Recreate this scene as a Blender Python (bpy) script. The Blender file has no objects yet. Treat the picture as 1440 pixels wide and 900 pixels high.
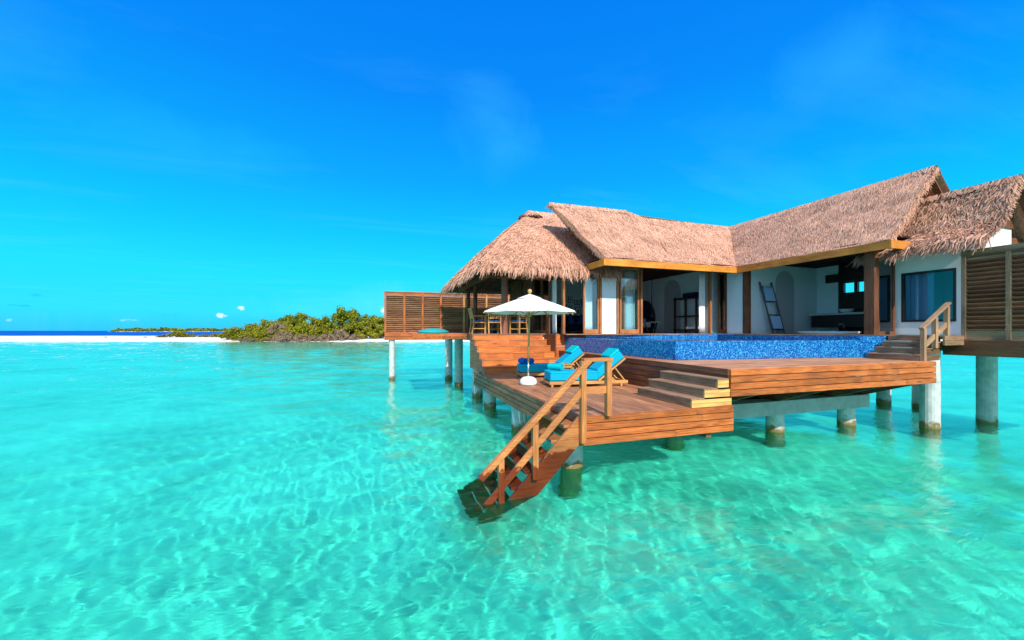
import bpy, math, random
import numpy as np
from math import radians as R, sin, cos, pi
from mathutils import Vector, Matrix, noise

random.seed(7)
sc = bpy.context.scene
col = sc.collection
# ------------------------------------------------------------------ camera, sky, sun, exposure
TH = math.atan(185 / 560)          # the house axes are turned this much from the view
EYE = 2.55
cd = bpy.data.cameras.new('camera'); cam = bpy.data.objects.new('camera', cd); col.objects.link(cam)
cd.lens = 14.0; cd.sensor_width = 36; cd.shift_y = 15 / 1440; cd.clip_start = 0.05; cd.clip_end = 30000
cam.location = (0, 0, EYE); cam.rotation_euler = (R(90), 0, -TH); sc.camera = cam

SUN_EL, SUN_AZ = 37.5, 185.0       # azimuth clockwise from +y
world = bpy.data.worlds.new('World'); sc.world = world; world.use_nodes = True
wt = world.node_tree; wn, wl = wt.nodes, wt.links
bg = wn['Background']
def N(t, kind, **kw):
    n = t.nodes.new(kind)
    for k, v in kw.items():
        if hasattr(n, k): setattr(n, k, v)
        else: n.inputs[k].default_value = v
    return n
def build_world():
    sky = N(wt, 'ShaderNodeTexSky'); sky.sky_type = 'NISHITA'; sky.sun_disc = False
    sky.sun_elevation = R(SUN_EL); sky.sun_rotation = R(SUN_AZ)
    sky.air_density = 1.0; sky.dust_density = 0.2; sky.ozone_density = 3.0
    tc = N(wt, 'ShaderNodeTexCoord')
    sep = N(wt, 'ShaderNodeSeparateXYZ'); wl.new(tc.outputs['Generated'], sep.inputs[0])
    def M(op, a, b=None, c=None):
        n = N(wt, 'ShaderNodeMath', operation=op)
        for i, v in enumerate((a, b, c)):
            if v is None: continue
            if isinstance(v, (int, float)): n.inputs[i].default_value = v
            else: wl.new(v, n.inputs[i])
        return n.outputs[0]
    rp = N(wt, 'ShaderNodeValToRGB'); wl.new(sep.outputs[2], rp.inputs[0])
    e = rp.color_ramp.elements
    pts = [(0.0, (.012, .56, .92)), (.04, (.012, .74, .96)), (.12, (.006, .73, .97)), (.22, (.0, .56, .97)),
           (.34, (.0, .38, .96)), (.5, (.0, .25, .92)), (.66, (.0, .20, .86)), (1.0, (.0, .11, .65))]
    while len(e) < len(pts): e.new(.5)
    for el, (p, c) in zip(e, pts): el.position = p; el.color = (*c, 1)
    sc10 = N(wt, 'ShaderNodeVectorMath', operation='SCALE'); sc10.inputs['Scale'].default_value = 9.3
    wl.new(rp.outputs[0], sc10.inputs[0])
    mx = N(wt, 'ShaderNodeMix', data_type='RGBA'); mx.inputs[0].default_value = 0.975
    wl.new(sky.outputs[0], mx.inputs[6]); wl.new(sc10.outputs[0], mx.inputs[7])
    # the sky pales towards the sun, behind the camera
    sd = Vector((math.sin(R(SUN_AZ)) * cos(R(SUN_EL)), math.cos(R(SUN_AZ)) * cos(R(SUN_EL)), sin(R(SUN_EL))))
    dt = N(wt, 'ShaderNodeVectorMath', operation='DOT_PRODUCT'); wl.new(tc.outputs['Generated'], dt.inputs[0]); dt.inputs[1].default_value = sd
    gr = N(wt, 'ShaderNodeMapRange'); gr.interpolation_type = 'SMOOTHSTEP'; wl.new(dt.outputs['Value'], gr.inputs[0]); gr.inputs[1].default_value = .0; gr.inputs[2].default_value = .9; gr.inputs[3].default_value = 0; gr.inputs[4].default_value = .88
    mg = N(wt, 'ShaderNodeMix', data_type='RGBA'); wl.new(gr.outputs[0], mg.inputs[0]); wl.new(mx.outputs[2], mg.inputs[6]); mg.inputs[7].default_value = (5.4, 7.6, 10.4, 1)
    mx = mg
    # high cirrus: noise on a flat layer overhead
    zz = M('MAXIMUM', sep.outputs[2], .03)
    px = M('DIVIDE', sep.outputs[0], zz); py = M('DIVIDE', sep.outputs[1], zz)
    cmb = N(wt, 'ShaderNodeCombineXYZ'); wl.new(px, cmb.inputs[0]); wl.new(py, cmb.inputs[1])
    mp = N(wt, 'ShaderNodeMapping'); mp.inputs['Rotation'].default_value = (0, 0, R(35)); mp.inputs['Scale'].default_value = (.35, 1.0, 1)
    wl.new(cmb.outputs[0], mp.inputs[0])
    n1 = N(wt, 'ShaderNodeTexNoise', noise_dimensions='3D'); n1.inputs['Scale'].default_value = .9; n1.inputs['Detail'].default_value = 9; n1.inputs['Roughness'].default_value = .6; n1.inputs['Distortion'].default_value = .8
    wl.new(mp.outputs[0], n1.inputs[0])
    cr = N(wt, 'ShaderNodeValToRGB'); wl.new(n1.outputs[0], cr.inputs[0])
    cr.color_ramp.elements[0].position = .50; cr.color_ramp.elements[0].color = (0, 0, 0, 1)
    cr.color_ramp.elements[1].position = .85; cr.color_ramp.elements[1].color = (.15, .15, .15, 1)
    m2 = N(wt, 'ShaderNodeMix', data_type='RGBA'); wl.new(cr.outputs[0], m2.inputs[0]); wl.new(mx.outputs[2], m2.inputs[6])
    m2.inputs[7].default_value = (2.2, 7.6, 9.4, 1)
    last = m2.outputs[2]
    # small low cumulus over the horizon, each a place in the sky (azimuth, elevation)
    az = M('ARCTAN2', sep.outputs[0], sep.outputs[1]); elv = M('ARCSINE', sep.outputs[2])
    n2 = N(wt, 'ShaderNodeTexNoise'); n2.inputs['Scale'].default_value = 60; n2.inputs['Detail'].default_value = 6
    wl.new(tc.outputs['Generated'], n2.inputs[0]); n2_ = n2
    def puff(a0, e0, wa, we, colr, dens, lo=.25, hi=.75):
        nonlocal last
        da = M('DIVIDE', M('SUBTRACT', az, a0), wa); de = M('DIVIDE', M('SUBTRACT', elv, e0), we)
        r = M('SQRT', M('ADD', M('MULTIPLY', da, da), M('MULTIPLY', de, de)))
        v = M('ADD', M('SUBTRACT', 1.0, r), M('MULTIPLY', M('SUBTRACT', n2.outputs[0], .5), 3.2))
        mr = N(wt, 'ShaderNodeMapRange'); wl.new(v, mr.inputs[0]); mr.inputs[1].default_value = lo; mr.inputs[2].default_value = hi; mr.inputs[4].default_value = dens
        mm = N(wt, 'ShaderNodeMix', data_type='RGBA'); wl.new(mr.outputs[0], mm.inputs[0]); wl.new(last, mm.inputs[6]); mm.inputs[7].default_value = (*colr, 1)
        last = mm.outputs[2]
    n2 = N(wt, 'ShaderNodeTexNoise'); n2.inputs['Scale'].default_value = 7; n2.inputs['Detail'].default_value = 9; n2.inputs['Roughness'].default_value = .62; n2.inputs['Distortion'].default_value = .6
    mpw = N(wt, 'ShaderNodeMapping'); mpw.inputs['Rotation'].default_value = (0, R(25), R(15)); mpw.inputs['Scale'].default_value = (.8, 1, .8); wl.new(tc.outputs['Generated'], mpw.inputs[0]); wl.new(mpw.outputs[0], n2.inputs[0])
    for qx, qy, w_, h_, c_, d_ in [(682, 165, 48, 36, (1.0, 7.4, 9.6), .12), (705, 215, 45, 30, (1.0, 7.4, 9.6), .10), (1195, 80, 80, 50, (.4, 4.6, 9.4), .3), (270, 200, 150, 40, (.2, 5.0, 9.5), .3), (560, 432, 140, 22, (1.5, 8.4, 9.7), .35)]:
        d = math.hypot(560, qx - 720); puff(math.atan2(qx - 720, 560) + TH, math.atan2(465 - qy, d), w_ * 560 / d / d, h_ * 560 / d / d, c_, d_, -.45, .95)
    n2 = n2_
    for qx, qy, w_, h_, c_, d_ in [(319, 444, 15, 5, (8.6, 9.6, 10.2), 1.0), (338, 433, 7, 4, (7.5, 9.3, 10.0), .9), (540, 438, 9, 8, (8.2, 9.5, 10.1), .9),
                                   (190, 450, 22, 3.5, (4.0, 8.2, 9.8), .6), (12, 450, 8, 4, (4.0, 8.2, 9.8), .6),
                                   (57, 415, 16, 4, (.2, 4.2, 8.6), .5), (35, 430, 26, 3, (.2, 4.4, 8.8), .5), (232, 443, 22, 3, (.2, 5.0, 9.2), .5)]:
        a0 = math.atan2(qx - 720, 560) + TH
        e0 = math.atan2(465 - qy, math.hypot(560, qx - 720))
        d = math.hypot(560, qx - 720)
        puff(a0, e0, w_ * 560 / d / d, h_ / d, c_, d_)
    wl.new(last, bg.inputs[0]); bg.inputs[1].default_value = .1
build_world()
sl = bpy.data.lights.new('sun', 'SUN'); sun = bpy.data.objects.new('sun', sl); col.objects.link(sun)
sl.energy = 4.6; sl.angle = R(.53); sl.color = (1.0, .95, .86); sl.cycles.is_caustics_light = True
sun.rotation_euler = (R(90 - SUN_EL), 0, R(180 - SUN_AZ))
vs = sc.view_settings; vs.view_transform = 'Standard'; vs.look = 'None'; vs.gamma = 1; vs.exposure = 0.22; vs.use_curve_mapping = False
sc.cycles.max_bounces = 10; sc.cycles.transparent_max_bounces = 12; sc.cycles.sample_clamp_indirect = 6.0
sc.cycles.transmission_bounces = 8; sc.cycles.glossy_bounces = 4

# ------------------------------------------------------------------ helpers
def ray(px, py=465):
    X = (px - 720) / 560
    return X * cos(TH) + sin(TH), cos(TH) - X * sin(TH)
def far(px, Z):                      # a place Z metres off, on the bearing of column px
    a, b = ray(px); return a * Z, b * Z

class MB:
    def __init__(s): s.v = []; s.f = []
    def add(s, vs_, fs):
        k = len(s.v); s.v += [tuple(v) for v in vs_]; s.f += [tuple(k + i for i in f) for f in fs]; return s
    def box(s, x0, x1, y0, y1, z0, z1):
        return s.hexa([(x0, y0), (x1, y0), (x1, y1), (x0, y1)], z0, z1)
    def hexa(s, quad, z0, z1):
        v = [(x, y, z0) for x, y in quad] + [(x, y, z1) for x, y in quad]
        n = len(quad)
        return s.add(v, [tuple(range(n))[::-1], tuple(range(n, 2 * n))] + [(i, (i + 1) % n, n + (i + 1) % n, n + i) for i in range(n)])
    def prism(s, prof, fn, a, b):      # profile polygon swept from a to b; fn(p, t) -> xyz
        n = len(prof)
        v = [fn(p, a) for p in prof] + [fn(p, b) for p in prof]
        return s.add(v, [tuple(range(n)), tuple(range(n, 2 * n))[::-1]] + [(i, n + i, n + (i + 1) % n, (i + 1) % n) for i in range(n)])
    def bar(s, p, q, w, h, up=(0, 0, 1)):
        p, q = Vector(p), Vector(q); d = (q - p).normalized(); u = Vector(up)
        a = d.cross(u)
        if a.length < 1e-4: a = d.cross(Vector((0, 1, 0)))
        a.normalize(); b = a.cross(d).normalized()
        c = [(-w / 2, -h / 2), (w / 2, -h / 2), (w / 2, h / 2), (-w / 2, h / 2)]
        v = [p + a * i + b * j for i, j in c] + [q + a * i + b * j for i, j in c]
        return s.add(v, [(3, 2, 1, 0), (4, 5, 6, 7), (0, 1, 5, 4), (1, 2, 6, 5), (2, 3, 7, 6), (3, 0, 4, 7)])
    def tube(s, pts, rad, n=12, cap=True):
        pts = [Vector(p) for p in pts]; rad = rad if isinstance(rad, (list, tuple)) else [rad] * len(pts)
        ring = []
        for i, p in enumerate(pts):
            d = (pts[min(i + 1, len(pts) - 1)] - pts[max(i - 1, 0)]).normalized()
            a = d.cross(Vector((0, 0, 1)));
            if a.length < 1e-3: a = Vector((1, 0, 0))
            a.normalize(); b = d.cross(a)
            ring.append([p + (a * cos(2 * pi * k / n) + b * sin(2 * pi * k / n)) * rad[i] for k in range(n)])
        v = [q for r in ring for q in r]; f = []
        for i in range(len(pts) - 1):
            for k in range(n):
                f.append((i * n + k, i * n + (k + 1) % n, (i + 1) * n + (k + 1) % n, (i + 1) * n + k))
        if cap: f += [tuple(range(n))[::-1], tuple(range((len(pts) - 1) * n, len(pts) * n))]
        return s.add(v, f)
    def lathe(s, prof, c=(0, 0, 0), n=24, rot=0):
        v = []; f = []
        for r, z in prof:
            v += [(c[0] + r * cos(2 * pi * k / n + rot), c[1] + r * sin(2 * pi * k / n + rot), c[2] + z) for k in range(n)]
        for i in range(len(prof) - 1):
            for k in range(n): f.append((i * n + k, i * n + (k + 1) % n, (i + 1) * n + (k + 1) % n, (i + 1) * n + k))
        return s.add(v, f)
    def grid(s, fn, nu, nv):
        v = [fn(i / nu, j / nv) for j in range(nv + 1) for i in range(nu + 1)]
        return s.add(v, [(j * (nu + 1) + i, j * (nu + 1) + i + 1, (j + 1) * (nu + 1) + i + 1, (j + 1) * (nu + 1) + i) for j in range(nv) for i in range(nu)])
    def build(s, name, mat, parent=None, smooth=False, bevel=0, label=None, recv=False, seg=2):
        me = bpy.data.meshes.new(name); me.from_pydata(s.v, [], s.f); me.update()
        me.materials.append(mat)
        if smooth: me.shade_smooth()
        o = bpy.data.objects.new(name, me); col.objects.link(o)
        if parent:
            off = Vector((0, 0, 0)); p = parent
            while p: off += p.location; p = p.parent
            o.parent = parent; o.location = -off
        if bevel:
            b = o.modifiers.new('bevel', 'BEVEL'); b.width = bevel; b.segments = seg; b.limit_method = 'ANGLE'; b.angle_limit = R(40)
        if label: o['label'] = label
        if recv: o.cycles.is_caustics_receiver = True
        return o

def tag(o, label, cat, group=None, kind=None):
    o['label'] = label; o['category'] = cat
    if group: o['group'] = group
    if kind: o['kind'] = kind
    return o
def thing(name, label, cat, loc=(0, 0, 0), group=None):
    e = bpy.data.objects.new(name, None); col.objects.link(e); e.location = loc; e.empty_display_size = .2
    return tag(e, label, cat, group)
def copy_tree(o, parent=None):
    c = o.copy(); col.objects.link(c)
    if parent: c.parent = parent
    for ch in [x for x in sc.objects if x.parent == o]: copy_tree(ch, c)
    return c
def struct(o):
    o['kind'] = 'structure'; return o

# ------------------------------------------------------------------ materials
def mat(name):
    m = bpy.data.materials.new(name); m.use_nodes = True
    return m, m.node_tree, m.node_tree.nodes['Principled BSDF']
def simple(name, c, rough=.6, spec=.3, nscale=0, namp=.15, bump=0, metal=0):
    m, t, b = mat(name)
    b.inputs['Roughness'].default_value = rough; b.inputs['Specular IOR Level'].default_value = spec; b.inputs['Metallic'].default_value = metal
    b.inputs['Base Color'].default_value = (*c, 1)
    if nscale:
        tc = N(t, 'ShaderNodeTexCoord'); n = N(t, 'ShaderNodeTexNoise'); n.inputs['Scale'].default_value = nscale; n.inputs['Detail'].default_value = 6
        t.links.new(tc.outputs['Object'], n.inputs[0])
        mr = N(t, 'ShaderNodeMapRange'); mr.inputs[3].default_value = 1 - namp * 2; mr.inputs[4].default_value = 1 + namp * 2
        t.links.new(n.outputs[0], mr.inputs[0])
        sc_ = N(t, 'ShaderNodeVectorMath', operation='SCALE'); sc_.inputs[0].default_value = c; t.links.new(mr.outputs[0], sc_.inputs['Scale'])
        t.links.new(sc_.outputs[0], b.inputs['Base Color'])
        if bump:
            bp = N(t, 'ShaderNodeBump'); bp.inputs['Strength'].default_value = bump; bp.inputs['Distance'].default_value = .02
            t.links.new(n.outputs[0], bp.inputs['Height']); t.links.new(bp.outputs[0], b.inputs['Normal'])
    return m
def wood(name, dark, light, axis, rough=.55, grain=1.0, vary=.35, wet=None):
    """plank wood: grain along one axis, every board its own shade, knots and weathered patches"""
    m, t, b = mat(name); L = t.links
    tc = N(t, 'ShaderNodeTexCoord'); geo = N(t, 'ShaderNodeNewGeometry')
    off = N(t, 'ShaderNodeVectorMath', operation='SCALE'); off.inputs[0].default_value = (37, 53, 91); L.new(geo.outputs['Random Per Island'], off.inputs['Scale'])
    ad = N(t, 'ShaderNodeVectorMath', operation='ADD'); L.new(tc.outputs['Object'], ad.inputs[0]); L.new(off.outputs[0], ad.inputs[1])
    s = [9.0, 9.0, 9.0]; s[axis] = .55
    mp = N(t, 'ShaderNodeMapping'); mp.inputs['Scale'].default_value = s; L.new(ad.outputs[0], mp.inputs[0])
    n = N(t, 'ShaderNodeTexNoise'); n.inputs['Scale'].default_value = 2.6 * grain; n.inputs['Detail'].default_value = 8; n.inputs['Roughness'].default_value = .62; n.inputs['Distortion'].default_value = 1.6
    L.new(mp.outputs[0], n.inputs[0])
    n2 = N(t, 'ShaderNodeTexNoise'); n2.inputs['Scale'].default_value = 1.7; n2.inputs['Detail'].default_value = 4; L.new(ad.outputs[0], n2.inputs[0])
    rp = N(t, 'ShaderNodeValToRGB'); L.new(n.outputs[0], rp.inputs[0])
    rp.color_ramp.elements[0].position = .32; rp.color_ramp.elements[0].color = (*dark, 1)
    rp.color_ramp.elements[1].position = .62; rp.color_ramp.elements[1].color = (*light, 1)
    mul = N(t, 'ShaderNodeMath', operation='MULTIPLY_ADD'); L.new(geo.outputs['Random Per Island'], mul.inputs[0]); mul.inputs[1].default_value = vary * 2; mul.inputs[2].default_value = 1 - vary
    mr = N(t, 'ShaderNodeMapRange'); L.new(n2.outputs[0], mr.inputs[0]); mr.inputs[1].default_value = .3; mr.inputs[2].default_value = .7; mr.inputs[3].default_value = .72; mr.inputs[4].default_value = 1.2
    mm = N(t, 'ShaderNodeMath', operation='MULTIPLY'); L.new(mul.outputs[0], mm.inputs[0]); L.new(mr.outputs[0], mm.inputs[1])
    vo = N(t, 'ShaderNodeTexVoronoi'); vo.inputs['Scale'].default_value = .8; vo.inputs['Randomness'].default_value = 1
    s3 = [3.5, 3.5, 3.5]; s3[axis] = 1.1
    mp3 = N(t, 'ShaderNodeMapping'); mp3.inputs['Scale'].default_value = s3; L.new(ad.outputs[0], mp3.inputs[0]); L.new(mp3.outputs[0], vo.inputs[0])
    kr = N(t, 'ShaderNodeMapRange'); L.new(vo.outputs['Distance'], kr.inputs[0]); kr.inputs[1].default_value = .03; kr.inputs[2].default_value = .12; kr.inputs[3].default_value = .45; kr.inputs[4].default_value = 1
    mk = N(t, 'ShaderNodeMath', operation='MULTIPLY'); L.new(mm.outputs[0], mk.inputs[0]); L.new(kr.outputs[0], mk.inputs[1])
    sc_ = N(t, 'ShaderNodeVectorMath', operation='SCALE'); L.new(rp.outputs[0], sc_.inputs[0]); L.new(mk.outputs[0], sc_.inputs['Scale'])
    out = sc_.outputs[0]
    if wet is not None:              # soaked below a splash line
        sp = N(t, 'ShaderNodeSeparateXYZ'); L.new(tc.outputs['Object'], sp.inputs[0])
        nn = N(t, 'ShaderNodeTexNoise'); nn.inputs['Scale'].default_value = 7; nn.inputs['Detail'].default_value = 5; L.new(tc.outputs['Object'], nn.inputs[0])
        h = N(t, 'ShaderNodeMath', operation='MULTIPLY_ADD'); L.new(nn.outputs[0], h.inputs[0]); h.inputs[1].default_value = -.35; L.new(sp.outputs[2], h.inputs[2])
        w = N(t, 'ShaderNodeMapRange'); L.new(h.outputs[0], w.inputs[0]); w.inputs[1].default_value = wet - .20; w.inputs[2].default_value = wet - .16; w.inputs[3].default_value = 1; w.inputs[4].default_value = 0
        mx = N(t, 'ShaderNodeMix', data_type='RGBA'); L.new(w.outputs[0], mx.inputs[0]); L.new(out, mx.inputs[6])
        dk = N(t, 'ShaderNodeVectorMath', operation='MULTIPLY'); L.new(out, dk.inputs[0]); dk.inputs[1].default_value = (.34, .17, .12); L.new(dk.outputs[0], mx.inputs[7])
        out = mx.outputs[2]
        al = N(t, 'ShaderNodeMapRange'); L.new(h.outputs[0], al.inputs[0]); al.inputs[1].default_value = -.32; al.inputs[2].default_value = -.22; al.inputs[3].default_value = 1; al.inputs[4].default_value = 0
        ma = N(t, 'ShaderNodeMix', data_type='RGBA'); L.new(al.outputs[0], ma.inputs[0]); L.new(out, ma.inputs[6]); ma.inputs[7].default_value = (.075, .062, .02, 1); out = ma.outputs[2]
        rr = N(t, 'ShaderNodeMapRange'); L.new(w.outputs[0], rr.inputs[0]); rr.inputs[3].default_value = rough; rr.inputs[4].default_value = .22; L.new(rr.outputs[0], b.inputs['Roughness'])
    else: b.inputs['Roughness'].default_value = rough
    L.new(out, b.inputs['Base Color']); b.inputs['Specular IOR Level'].default_value = .3
    bp = N(t, 'ShaderNodeBump'); bp.inputs['Strength'].default_value = .25; bp.inputs['Distance'].default_value = .01; L.new(n.outputs[0], bp.inputs['Height']); L.new(bp.outputs[0], b.inputs['Normal'])
    return m
OR_D, OR_L = (.27, .055, .012), (.58, .16, .036)
W = {}
for ax, nm in enumerate('xyz'):
    W['orange_' + nm] = wood('orange_deck_wood_' + nm, OR_D, OR_L, ax, vary=.25)
    W['teak_' + nm] = wood('teak_' + nm, (.42, .19, .055), (.68, .36, .12), ax, grain=1.4, vary=.12)
    W['rail_' + nm] = wood('rail_wood_' + nm, (.40, .125, .035), (.66, .245, .075), ax, vary=.15, wet=.45)
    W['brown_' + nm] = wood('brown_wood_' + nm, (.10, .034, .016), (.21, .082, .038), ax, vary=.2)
    W['weathered_' + nm] = wood('weathered_wood_' + nm, (.20, .10, .055), (.38, .22, .13), ax, vary=.25)
    W['frame_' + nm] = wood('door_frame_wood_' + nm, (.26, .085, .028), (.46, .18, .065), ax, vary=.15)
for ax, nm in enumerate('xyz'): W['hand_' + nm] = wood('handrail_wood_' + nm, (.30, .155, .085), (.50, .29, .17), ax, vary=.15)
for ax, nm in enumerate('xyz'): W['tread_' + nm] = wood('broad_step_wood_' + nm, (.40, .095, .02), (.64, .20, .048), ax, vary=.10)
W['stair'] = wood('stair_wood', (.30, .09, .025), (.58, .22, .065), 0, vary=.2, wet=.62)
W['fascia'] = wood('fascia_wood', (.56, .19, .022), (.80, .30, .04), 0, grain=.7, vary=.1)
W['fascia_y'] = wood('fascia_wood_y', (.50, .15, .022), (.72, .25, .04), 1, grain=.7, vary=.1)
W['pale'] = wood('pale_new_wood', (.66, .29, .075), (.86, .47, .15), 0, grain=.8, vary=.12)
W['terrace'] = wood('terrace_boards', (.28, .10, .04), (.50, .215, .10), 1, vary=.22)
W['pool_boards'] = wood('pool_terrace_boards', (.34, .14, .06), (.58, .28, .14), 0, vary=.18)
W['slat'] = wood('slat_wood', (.22, .075, .032), (.44, .18, .085), 0, vary=.3)
for ax, nm in enumerate('xyz'): W['edge_' + nm] = wood('edge_wood_' + nm, (.22, .066, .032), (.46, .16, .078), ax, vary=.22)
W['slat_dark'] = wood('dark_slat_wood', (.12, .04, .018), (.27, .10, .05), 1, vary=.3)
W['dark'] = wood('dark_floor_wood', (.05, .018, .01), (.10, .04, .02), 0, vary=.2)

def thatch_mat(name, tones):
    m, t, b = mat(name); L = t.links
    geo = N(t, 'ShaderNodeNewGeometry'); tc = N(t, 'ShaderNodeTexCoord')
    rp = N(t, 'ShaderNodeValToRGB'); L.new(geo.outputs['Random Per Island'], rp.inputs[0])
    e = rp.color_ramp.elements
    while len(e) < len(tones): e.new(.5)
    for i, c in enumerate(tones): e[i].position = i / (len(tones) - 1); e[i].color = (*c, 1)
    n = N(t, 'ShaderNodeTexNoise'); n.inputs['Scale'].default_value = 1.3; n.inputs['Detail'].default_value = 5; L.new(tc.outputs['Object'], n.inputs[0])
    mr = N(t, 'ShaderNodeMapRange'); L.new(n.outputs[0], mr.inputs[0]); mr.inputs[1].default_value = .3; mr.inputs[2].default_value = .7; mr.inputs[3].default_value = .82; mr.inputs[4].default_value = 1.1
    s = N(t, 'ShaderNodeVectorMath', operation='SCALE'); L.new(rp.outputs[0], s.inputs[0]); L.new(mr.outputs[0], s.inputs['Scale'])
    L.new(s.outputs[0], b.inputs['Base Color']); b.inputs['Roughness'].default_value = .85; b.inputs['Specular IOR Level'].default_value = .12
    return m
M_thatch = thatch_mat('straw', [(.42, .20, .125), (.62, .315, .205), (.70, .375, .255), (.78, .45, .32), (.66, .33, .21), (.84, .53, .40)])
M_thatch_old = thatch_mat('old_straw', [(.26, .12, .075), (.46, .225, .145), (.58, .31, .21), (.66, .38, .28), (.50, .25, .155), (.72, .45, .35)])
M_thatch_base = simple('thatch_bed', (.60, .31, .205), .95, .05, 16, .3, .6)
M_soffit = simple('dark_underside', (.06, .025, .012), .9, .05, 9, .3, .3)
M_white = simple('white_plaster', (.72, .80, .83), .8, .2, 3, .03)  # faint blue in the white stands in for sky light on shaded walls
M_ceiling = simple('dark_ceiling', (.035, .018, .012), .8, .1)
M_concrete = simple('concrete', (.40, .41, .40), .85, .2, 5, .18, .3)
M_canopy = simple('white_canvas', (.86, .85, .82), .8, .15, 30, .02)
M_plastic = simple('white_base', (.85, .85, .85), .45, .4)
M_cush = simple('turquoise_fabric', (.002, .36, .56), .85, .15, 60, .05, .2)
M_towel = simple('turquoise_towel', (.004, .52, .58), .95, .05, 90, .12, .6)
M_bluetowel = simple('blue_towel', (.004, .16, .50), .95, .05, 90, .12, .6)
M_blue = simple('blue_cushion', (.01, .10, .36), .8, .2, 40, .1)
M_metal = simple('steel', (.6, .6, .62), .3, .5, metal=1)
M_dkwood = simple('espresso_wood', (.02, .011, .009), .4, .4)
M_linen = simple('white_linen', (.86, .86, .87), .9, .1, 10, .04, .3)
M_navy = simple('navy_upholstery', (.012, .02, .06), .8, .2)
M_black = simple('black_frame', (.012, .012, .014), .4, .4)
M_print = simple('photo_print', (.30, .32, .33), .6, .3, 22, .35)
M_tub = simple('white_enamel', (.8, .8, .8), .15, .5)
M_lampglow = None
def piling_mat():
    m, t, b = mat('concrete_piling'); L = t.links
    tc = N(t, 'ShaderNodeTexCoord'); sp = N(t, 'ShaderNodeSeparateXYZ'); L.new(tc.outputs['Object'], sp.inputs[0])
    n = N(t, 'ShaderNodeTexNoise'); n.inputs['Scale'].default_value = 6; n.inputs['Detail'].default_value = 7; L.new(tc.outputs['Object'], n.inputs[0])
    base = N(t, 'ShaderNodeValToRGB'); L.new(n.outputs[0], base.inputs[0])
    base.color_ramp.elements[0].position = .3; base.color_ramp.elements[0].color = (.42, .43, .42, 1)
    base.color_ramp.elements[1].position = .7; base.color_ramp.elements[1].color = (.66, .66, .64, 1)
    h = N(t, 'ShaderNodeMath', operation='MULTIPLY_ADD'); L.new(n.outputs[0], h.inputs[0]); h.inputs[1].default_value = -.5; L.new(sp.outputs[2], h.inputs[2])
    rp = N(t, 'ShaderNodeValToRGB'); L.new(h.outputs[0], rp.inputs[0])     # algae and barnacles at the tide line
    mr = N(t, 'ShaderNodeMapRange'); L.new(h.outputs[0], mr.inputs[0]); mr.inputs[1].default_value = -.17; mr.inputs[2].default_value = -.07; mr.inputs[3].default_value = 1; mr.inputs[4].default_value = 0
    mx = N(t, 'ShaderNodeMix', data_type='RGBA'); L.new(mr.outputs[0], mx.inputs[0]); L.new(base.outputs[0], mx.inputs[6]); mx.inputs[7].default_value = (.24, .15, .05, 1)
    L.new(mx.outputs[2], b.inputs['Base Color']); b.inputs['Roughness'].default_value = .8
    bp = N(t, 'ShaderNodeBump'); bp.inputs['Strength'].default_value = .3; bp.inputs['Distance'].default_value = .02; L.new(n.outputs[0], bp.inputs['Height']); L.new(bp.outputs[0], b.inputs['Normal'])
    return m
M_piling = piling_mat()
def mosaic_mat():
    m, t, b = mat('blue_glass_mosaic'); L = t.links
    tc = N(t, 'ShaderNodeTexCoord')
    sn = N(t, 'ShaderNodeVectorMath', operation='SNAP'); sn.inputs[1].default_value = (.022, .022, .022); L.new(tc.outputs['Object'], sn.inputs[0])
    wn_ = N(t, 'ShaderNodeTexWhiteNoise'); L.new(sn.outputs[0], wn_.inputs[0])
    rp = N(t, 'ShaderNodeValToRGB'); rp.color_ramp.interpolation = 'CONSTANT'; L.new(wn_.outputs[0], rp.inputs[0])
    cs = [(.004, .05, .25), (.006, .12, .40), (.01, .19, .50), (.008, .09, .34), (.02, .27, .58), (.09, .42, .68)]
    e = rp.color_ramp.elements
    while len(e) < len(cs): e.new(.5)
    for i, c in enumerate(cs): e[i].position = [0, .2, .42, .6, .78, .91][i]; e[i].color = (*c, 1)
    L.new(rp.outputs[0], b.inputs['Base Color']); b.inputs['Roughness'].default_value = .18; b.inputs['Specular IOR Level'].default_value = .5
    return m
M_mosaic = mosaic_mat()
def glass_mat(name, tint, refl):
    m, t, b = mat(name); t.nodes.remove(b); L = t.links; o = t.nodes['Material Output']
    tr = N(t, 'ShaderNodeBsdfTransparent'); tr.inputs[0].default_value = (*tint, 1)
    gl = N(t, 'ShaderNodeBsdfGlossy'); gl.inputs['Roughness'].default_value = .01; gl.inputs[0].default_value = (.9, .95, 1, 1)
    fr = N(t, 'ShaderNodeFresnel'); fr.inputs[0].default_value = 1.5
    ad = N(t, 'ShaderNodeMath', operation='ADD'); L.new(fr.outputs[0], ad.inputs[0]); ad.inputs[1].default_value = refl
    mx = N(t, 'ShaderNodeMixShader'); L.new(ad.outputs[0], mx.inputs[0]); L.new(tr.outputs[0], mx.inputs[1]); L.new(gl.outputs[0], mx.inputs[2]); L.new(mx.outputs[0], o.inputs[0])
    return m
M_glass = glass_mat('window_glass', (.88, .96, .96), .07)
def poolwater_mat():
    m = glass_mat('pool_water', (.35, .75, .90), .03); t = m.node_tree
    tc = N(t, 'ShaderNodeTexCoord'); n = N(t, 'ShaderNodeTexNoise'); n.inputs['Scale'].default_value = 5; n.inputs['Detail'].default_value = 3; t.links.new(tc.outputs['Object'], n.inputs[0])
    bp = N(t, 'ShaderNodeBump'); bp.inputs['Strength'].default_value = .15; bp.inputs['Distance'].default_value = .02; t.links.new(n.outputs[0], bp.inputs['Height'])
    for nd in t.nodes:
        if nd.type in ('BSDF_GLOSSY', 'FRESNEL'): t.links.new(bp.outputs[0], nd.inputs['Normal'])
    return m
M_poolwater = poolwater_mat()

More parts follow.
